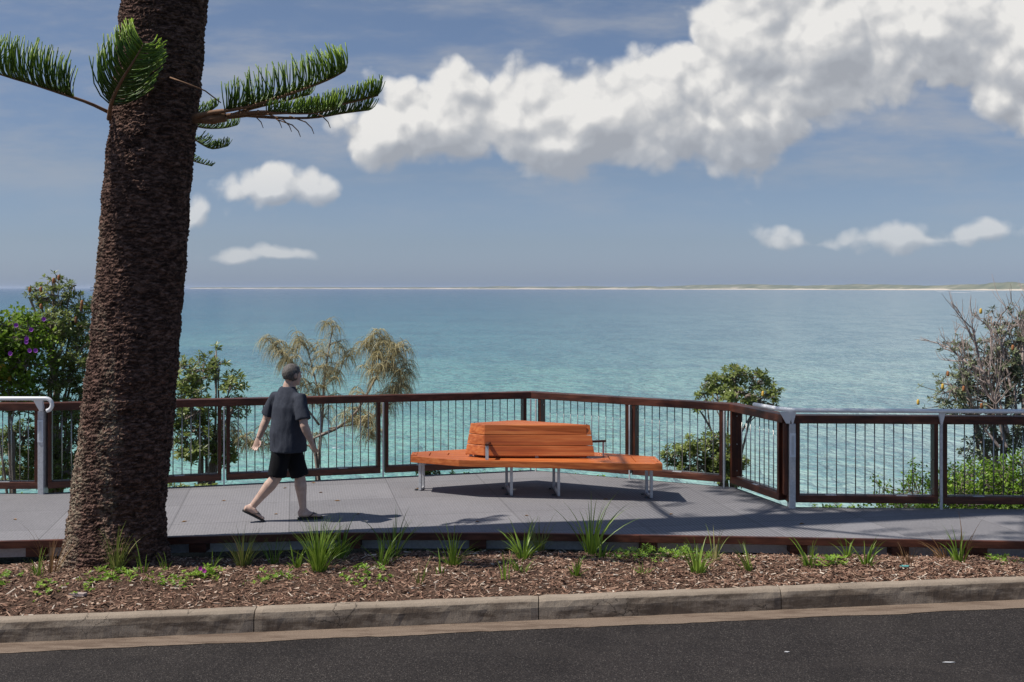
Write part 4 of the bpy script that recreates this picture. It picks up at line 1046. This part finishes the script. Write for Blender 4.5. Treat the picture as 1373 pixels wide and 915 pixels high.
def hand(wr, d, palm_n, curl):
    d = d.normalized(); s = d.cross(palm_n).normalized(); pn = s.cross(d).normalized()
    b_.etube([wr, wr+d*.03, wr+d*.075, wr+d*.095], [(.026, .02), (.036, .017), (.041, .014), (.036, .012)], s, 12)
    for k, (o, L) in enumerate(((-.03, .062), (-.0105, .074), (.0105, .07), (.03, .056))):
        p = wr+d*.085+s*o; q = [p]; dd = d.copy()
        for j in range(3): dd = (dd+pn*curl*(.35+.2*j)+s*o*1.5).normalized(); q.append(q[-1]+dd*L/3)
        b_.tube(q, [.0095, .009, .0085, .0075], 8)
    p = wr+d*.03-s*.03; q = [p, p-s*.022+d*.022+pn*.012, p-s*.028+d*.05+pn*.026, p-s*.02+d*.068+pn*.036]; b_.tube(q, [.012, .0115, .01, .008], 8)
hand(wrR, (wrR-elR).normalized()*.7+V((.2, 0, -.6)), (fwd*.4-latH*.9), .8)
hand(wrL, (wrL-elL).normalized()*.7+V((-.1, 0, -.6)), (latH*.9+fwd*.2), .6)
def foot(an, toe, heel):
    d = (toe-heel).normalized(); s = V((d.y, -d.x, 0)).normalized()
    b_.tube([an+V((0, 0, .01)), an.lerp(heel, .45), heel+d*.03+V((0, 0, .028))], [.037, .04, .036], 12)
    L = (toe-heel).length; upv = s.cross(d); upv = upv if upv.z > 0 else -upv
    b_.etube([heel+upv*.03, heel+d*L*.2+upv*.036, heel+d*L*.45+upv*.034, heel+d*L*.7+upv*.022, heel+d*L*.85+upv*.017], [(.024, .022), (.034, .034), (.036, .032), (.045, .02), (.042, .014)], s, 14)
    b_.tube([an, heel+d*L*.4+upv*.045, heel+d*L*.65+upv*.025], [.034, .03, .02], 10)
    for k, (o, l) in enumerate(((-.033, .05), (-.014, .046), (.003, .042), (.019, .036), (.033, .028))):
        p = heel+d*L*.83+s*o+upv*.013; b_.tube([p, p+d*l*.6+upv*.003, p+d*l], [.012 if k == 0 else .0095, .0105 if k == 0 else .0085, .006], 8)
    return d, s, upv, L
gz = .018
heelL = V((X_(400.5, YB+.06), YB+.05, gz)); toeL = heelL+V((.245, .055, 0))
toeR = V((X_(353, YB-.08), YB-.06, gz)); heelR = toeR-V((.2, .06, -.115))
fL = foot(anL, toeL, heelL); fR = foot(anR, toeR, heelR)
remesh(b_, 'body', M['skin'], T, mo, .0058, 3)
for heel, (d, s, upv, L) in ((heelL, fL), (heelR, fR)):
    m = MB(); prof = [(0, .026), (.08, .036), (.3, .034), (.55, .038), (.8, .048), (1.02, .04), (1.1, .018)]
    top = [heel+d*(L*t-.01)+s*w for t, w in prof]+[heel+d*(L*t-.01)-s*w for t, w in reversed(prof)]
    n = len(top); m.add([p-upv*.014 for p in top]+[p+upv*.002 for p in top], [tuple(range(n)), tuple(range(2*n-1, n-1, -1))]+[(i, n+i, n+(i+1) % n, (i+1) % n) for i in range(n)])
    sd = m.build('sandal', M['rubber'], T, mo)
    m = MB(); c = heel+d*L*.8+upv*.03
    for q in (-1, 1): m.tube([c, heel+d*L*.62+s*q*.035+upv*.047, heel+d*L*.45+s*q*.043+upv*.012], .005, 6)
    m.build('strap', M['rubber'], sd, mo)
# hair
m = MB()
m.ball(hc+hu*.024-hf*.014, (hl*.0865, hf*.105, hu*.102), 40, 30, keep=lambda p: ((p-hc).dot(hf) < .02+max(0, (p-hc).dot(hu)-.02)*1.1) and (p-hc).dot(hu) > -.062-.2*(p-hc).dot(hf) or (p-hc).dot(hu) > .088)
for i, v in enumerate(m.v): m.v[i] = v+(v-hc).normalized()*(.006*noise.noise(v*45)+.005*noise.noise(v*110))
h = m.build('hair', M['hair'], T, mo, smooth=True)
md = h.modifiers.new('thick', 'SOLIDIFY'); md.thickness = .006; md.offset = -1
for s in (-1, 1):
    m = MB(); m.ball(hc+hl*s*.031+hf*.079+hu*.018, (hl*.012, hf*.012, hu*.012), 10, 8); m.build('eye', M['eye'], T, mo, smooth=True)
# shirt
s_ = MB(); hemc = at(386.5, 605, YB)
s_.etube([hemc, hemc+V((0, 0, .06)), hemc.lerp(che, .35), hemc.lerp(che, .6), hemc.lerp(che, .82), che-V((0, 0, .0)), che+V((0, 0, .068)), neck+V((0, 0, .05))],
         [(.218, .19), (.212, .188), (.205, .18), (.2, .165), (.2, .145), (.18, .11), (.13, .092), (.084, .076)], lat, 28)
for sh, el in ((shR, elR), (shL, elL)):
    out = (el-sh).normalized(); s_.tube([sh.lerp(che, .35)+V((0, 0, -.01)), sh+V((0, 0, -.008)), sh.lerp(el, .4), sh.lerp(el, .8)], [.06, .07, .075, .078], 16)
for i, v in enumerate(s_.v):
    s_.v[i] = v+V((noise.noise(v*7), noise.noise(v*7+V((5, 0, 0))), 0))*.016+V((noise.noise(V((v.x*16, v.y*16, v.z*6))), noise.noise(V((v.x*16, v.y*16, v.z*6+4))), 0))*.008
remesh(s_, 'shirt', M['shirt'], T, mo, .011, 4)
s_ = MB()
s_.etube([pel-V((0, 0, .1)), pel+V((0, 0, .02)), pel+V((0, 0, .12))], [(.155, .125), (.155, .13), (.15, .125)], latH, 24)
for hp, kn in ((hipR, knR), (hipL, knL)):
    s_.tube([hp+V((0, 0, .04)), hp.lerp(kn, .35), hp.lerp(kn, .72), hp.lerp(kn, .98)], [.088, .103, .103, .101], 18)
for i, v in enumerate(s_.v): s_.v[i] = v+rv(.002)+V((noise.noise(v*9), noise.noise(v*9+V((5, 0, 0))), 0))*.01
remesh(s_, 'shorts', M['shorts'], T, mo, .011, 4)

# ------------------------------------------------------------------ sky, sun, air
w = bpy.data.worlds.new('World'); scene.world = w; w.use_nodes = True
k = NT(w.node_tree)
for nd in list(w.node_tree.nodes): w.node_tree.nodes.remove(nd)
out = k.n('ShaderNodeOutputWorld')
sky = k.n('ShaderNodeTexSky', sky_type='NISHITA', sun_disc=False, sun_elevation=SUN_EL, sun_rotation=math.atan2(SUN.x, SUN.y), altitude=0, air_density=1.0, dust_density=.6, ozone_density=1.6)
# cloud field as a node group over (x/y, z/y) of the view direction
grp = bpy.data.node_groups.new('cloud_field', 'ShaderNodeTree')
grp.interface.new_socket('P', in_out='INPUT', socket_type='NodeSocketVector'); grp.interface.new_socket('F', in_out='OUTPUT', socket_type='NodeSocketFloat')
q = NT(grp); gi = q.n('NodeGroupInput'); go = q.n('NodeGroupOutput'); P = gi.outputs[0]
wn = q.noise(P, 9.0, 3, .5, out=1); wp = q.vm('ADD', P, q.vm('MULTIPLY', q.vm('SUBTRACT', wn, (.5, .5, .5)), (.04, .026, 0)))
LOBES = [(595, 168, 146, 76), (520, 188, 66, 42), (690, 165, 110, 84), (640, 122, 80, 44), (790, 160, 130, 92), (880, 150, 130, 96), (960, 130, 140, 112), (1010, 60, 100, 110), (1110, 75, 170, 104), (1240, 50, 180, 84), (1390, 60, 150, 104), (1345, 138, 66, 46), (1390, 160, 76, 44), (960, 165, 150, 66), (760, 195, 160, 46), (620, 200, 100, 34),
         (365, 256, 76, 32), (430, 254, 62, 30), (256, 284, 24, 24), (1090, 322, 120, 20), (1200, 314, 110, 23), (1330, 309, 120, 26), (1250, 318, 220, 18), (375, 342, 110, 13)]
f = None
for (x, y, rx, ry) in LOBES:
    c = ((x-CX)/FOC, (HY-y)/FOC, 0)
    ln = q.vm('LENGTH', q.vm('MULTIPLY', q.vm('SUBTRACT', wp, c), (FOC/rx, FOC/ry, 0)))
    v = q.math('MULTIPLY', q.math('SUBTRACT', 1.32, ln), min(1.0, .24+ry/72))
    f = v if f is None else q.n('ShaderNodeMath', {0: f, 1: v, 2: .18}, operation='SMOOTH_MAX').outputs[0]
def vor(vec, sc): 
    nd = q.n('ShaderNodeTexVoronoi', {'Vector': vec, 'Scale': sc, 'Detail': 2.0, 'Roughness': .5, 'Lacunarity': 2.3}, feature='F1', normalize=False); return nd.outputs[0]
wp2 = q.vm('ADD', q.vm('ADD', wp, (3.13, 1.72, 0)), q.vm('MULTIPLY', q.vm('SUBTRACT', q.noise(P, 40, 3, .6, out=1), (.5, .5, .5)), (.012, .012, 0)))
bl = q.math('SUBTRACT', .50, vor(wp2, 15.0))
n2 = q.math('SUBTRACT', q.noise(wp2, 20, 6, .6), .5)
n3 = q.math('SUBTRACT', q.noise(P, 7, 2, .5), .5)
f = q.math('ADD', q.math('MAXIMUM', f, -.8), q.math('ADD', q.math('MULTIPLY', bl, .72), q.math('ADD', q.math('MULTIPLY', n2, .42), q.math('MULTIPLY', n3, .25))))
q.L.new(f, go.inputs[0])
d = k.n('ShaderNodeTexCoord').outputs['Generated']; s = k.n('ShaderNodeSeparateXYZ', {0: d})
yy = k.math('MAXIMUM', s.outputs[1], .05)
P = k.n('ShaderNodeCombineXYZ', {0: k.math('DIVIDE', s.outputs[0], yy), 1: k.math('DIVIDE', s.outputs[2], yy), 2: 0.0}).outputs[0]
def F(off):
    nd = w.node_tree.nodes.new('ShaderNodeGroup'); nd.node_tree = grp
    k.L.new(P if off is None else k.vm('ADD', P, off), nd.inputs[0]); return nd.outputs[0]
f0 = F(None); f1 = F((-.006, .010, 0)); f2 = F((-.014, .026, 0))
alpha = k.math('MULTIPLY', k.sstep(f0, .0, .3), k.math('ADD', .5, k.math('MULTIPLY', k.sstep(s.outputs[2], .02, .15), .5)))
pos_ = lambda x: k.math('MAXIMUM', x, 0.0)
edge = k.math('MULTIPLY', k.math('SUBTRACT', f0, f1), 1.4)
edge2 = k.math('MULTIPLY', k.math('SUBTRACT', f0, f2), .3)
body = k.math('MULTIPLY', k.sstep(f2, .3, 1.3), -.16)
lit = k.math('ADD', k.math('ADD', .60, body), k.math('ADD', edge, edge2), clamp=True)
CL = k.ramp(lit, [(0.0, (.44, .465, .515)), (0.35, (.54, .565, .61)), (0.62, (.68, .69, .71)), (1.0, (1.0, .985, .96))])
P2 = k.mapping(P, scale=(2.2, 9, 1), rot=(0, 0, .12))
veil = k.sstep(k.noise(P2, 2.2, 6, .6), .40, .72)
vl = k.math('MULTIPLY', veil, k.math('MULTIPLY', k.sstep(s.outputs[2], .02, .14), .62))
SKY_STR = .085
# tone of the clear sky along elevation
skyc = k.mix(1.0, sky.outputs[0], k.ramp(s.outputs[2], [(0.0, (.63, .80, 1.36)), (.04, (.61, .70, 1.02)), (0.1, (.65, .68, .85)), (.28, (.83, .80, .85)), (.6, (1, 1, 1))]), 'MULTIPLY')
cl_r = k.mix(1.0, CL, (9.0, 9.0, 9.0), 'MULTIPLY')
c1 = k.mix(vl, skyc, (4.6, 4.75, 5.1)); c2 = k.mix(alpha, c1, cl_r)
bg0 = k.n('ShaderNodeBackground', {'Color': skyc, 'Strength': SKY_STR}); bg = k.n('ShaderNodeBackground', {'Color': c2, 'Strength': SKY_STR})
# clouds are only evaluated over the stretch of sky they stand in
sP = k.n('ShaderNodeSeparateXYZ', {0: P})
win = k.math('MULTIPLY', k.math('GREATER_THAN', s.outputs[1], .1), k.math('MULTIPLY', k.math('LESS_THAN', k.math('ABSOLUTE', sP.outputs[0]), .75), k.math('MULTIPLY', k.math('LESS_THAN', sP.outputs[1], .45), k.math('GREATER_THAN', sP.outputs[1], -.01))))
mxs = k.n('ShaderNodeMixShader', {0: win, 1: bg0.outputs[0], 2: bg.outputs[0]}); k.L.new(mxs.outputs[0], out.inputs[0])
w.cycles.sampling_method = 'MANUAL'; w.cycles.sample_map_resolution = 512

sl = bpy.data.lights.new('sun', 'SUN'); sl.energy = 4.8; sl.angle = R(.53); sl.color = (1, .95, .88)
so = bpy.data.objects.new('sun', sl); COL.objects.link(so); so.rotation_euler = (-SUN).to_track_quat('-Z', 'Y').to_euler(); so.location = (-8, -2, 30)

HAZE = True
if HAZE:
    m = MB(); m.box(-70000, 70000, -350, 50000, SEA_Z-4, 45)
    hz, k2, o2 = new_mat('haze'); pv = k2.n('ShaderNodeVolumePrincipled', {'Color': (.72, .8, .92, 1), 'Density': 2.8e-5, 'Anisotropy': .3, 'Density Attribute': '', 'Color Attribute': '', 'Temperature Attribute': ''}); k2.L.new(pv.outputs[0], o2.inputs['Volume'])
    tag(m.build('haze', hz), kind='stuff')

cam = bpy.data.cameras.new('camera'); co = bpy.data.objects.new('camera', cam); COL.objects.link(co)
co.location = (0, 0, CAM_H); co.rotation_euler = (R(90), 0, 0)
cam.sensor_width = 36; cam.lens = 36*FOC/1373; cam.shift_y = -(457.5-HY)/1373; cam.clip_start = .1; cam.clip_end = 150000
scene.camera = co
vs_ = scene.view_settings; vs_.view_transform = 'Standard'; vs_.look = 'None'; vs_.exposure = 0.1; vs_.gamma = 1
scene.cycles.use_denoising = True
scene.cycles.max_bounces = 6; scene.cycles.transparent_max_bounces = 6; scene.cycles.volume_bounces = 1
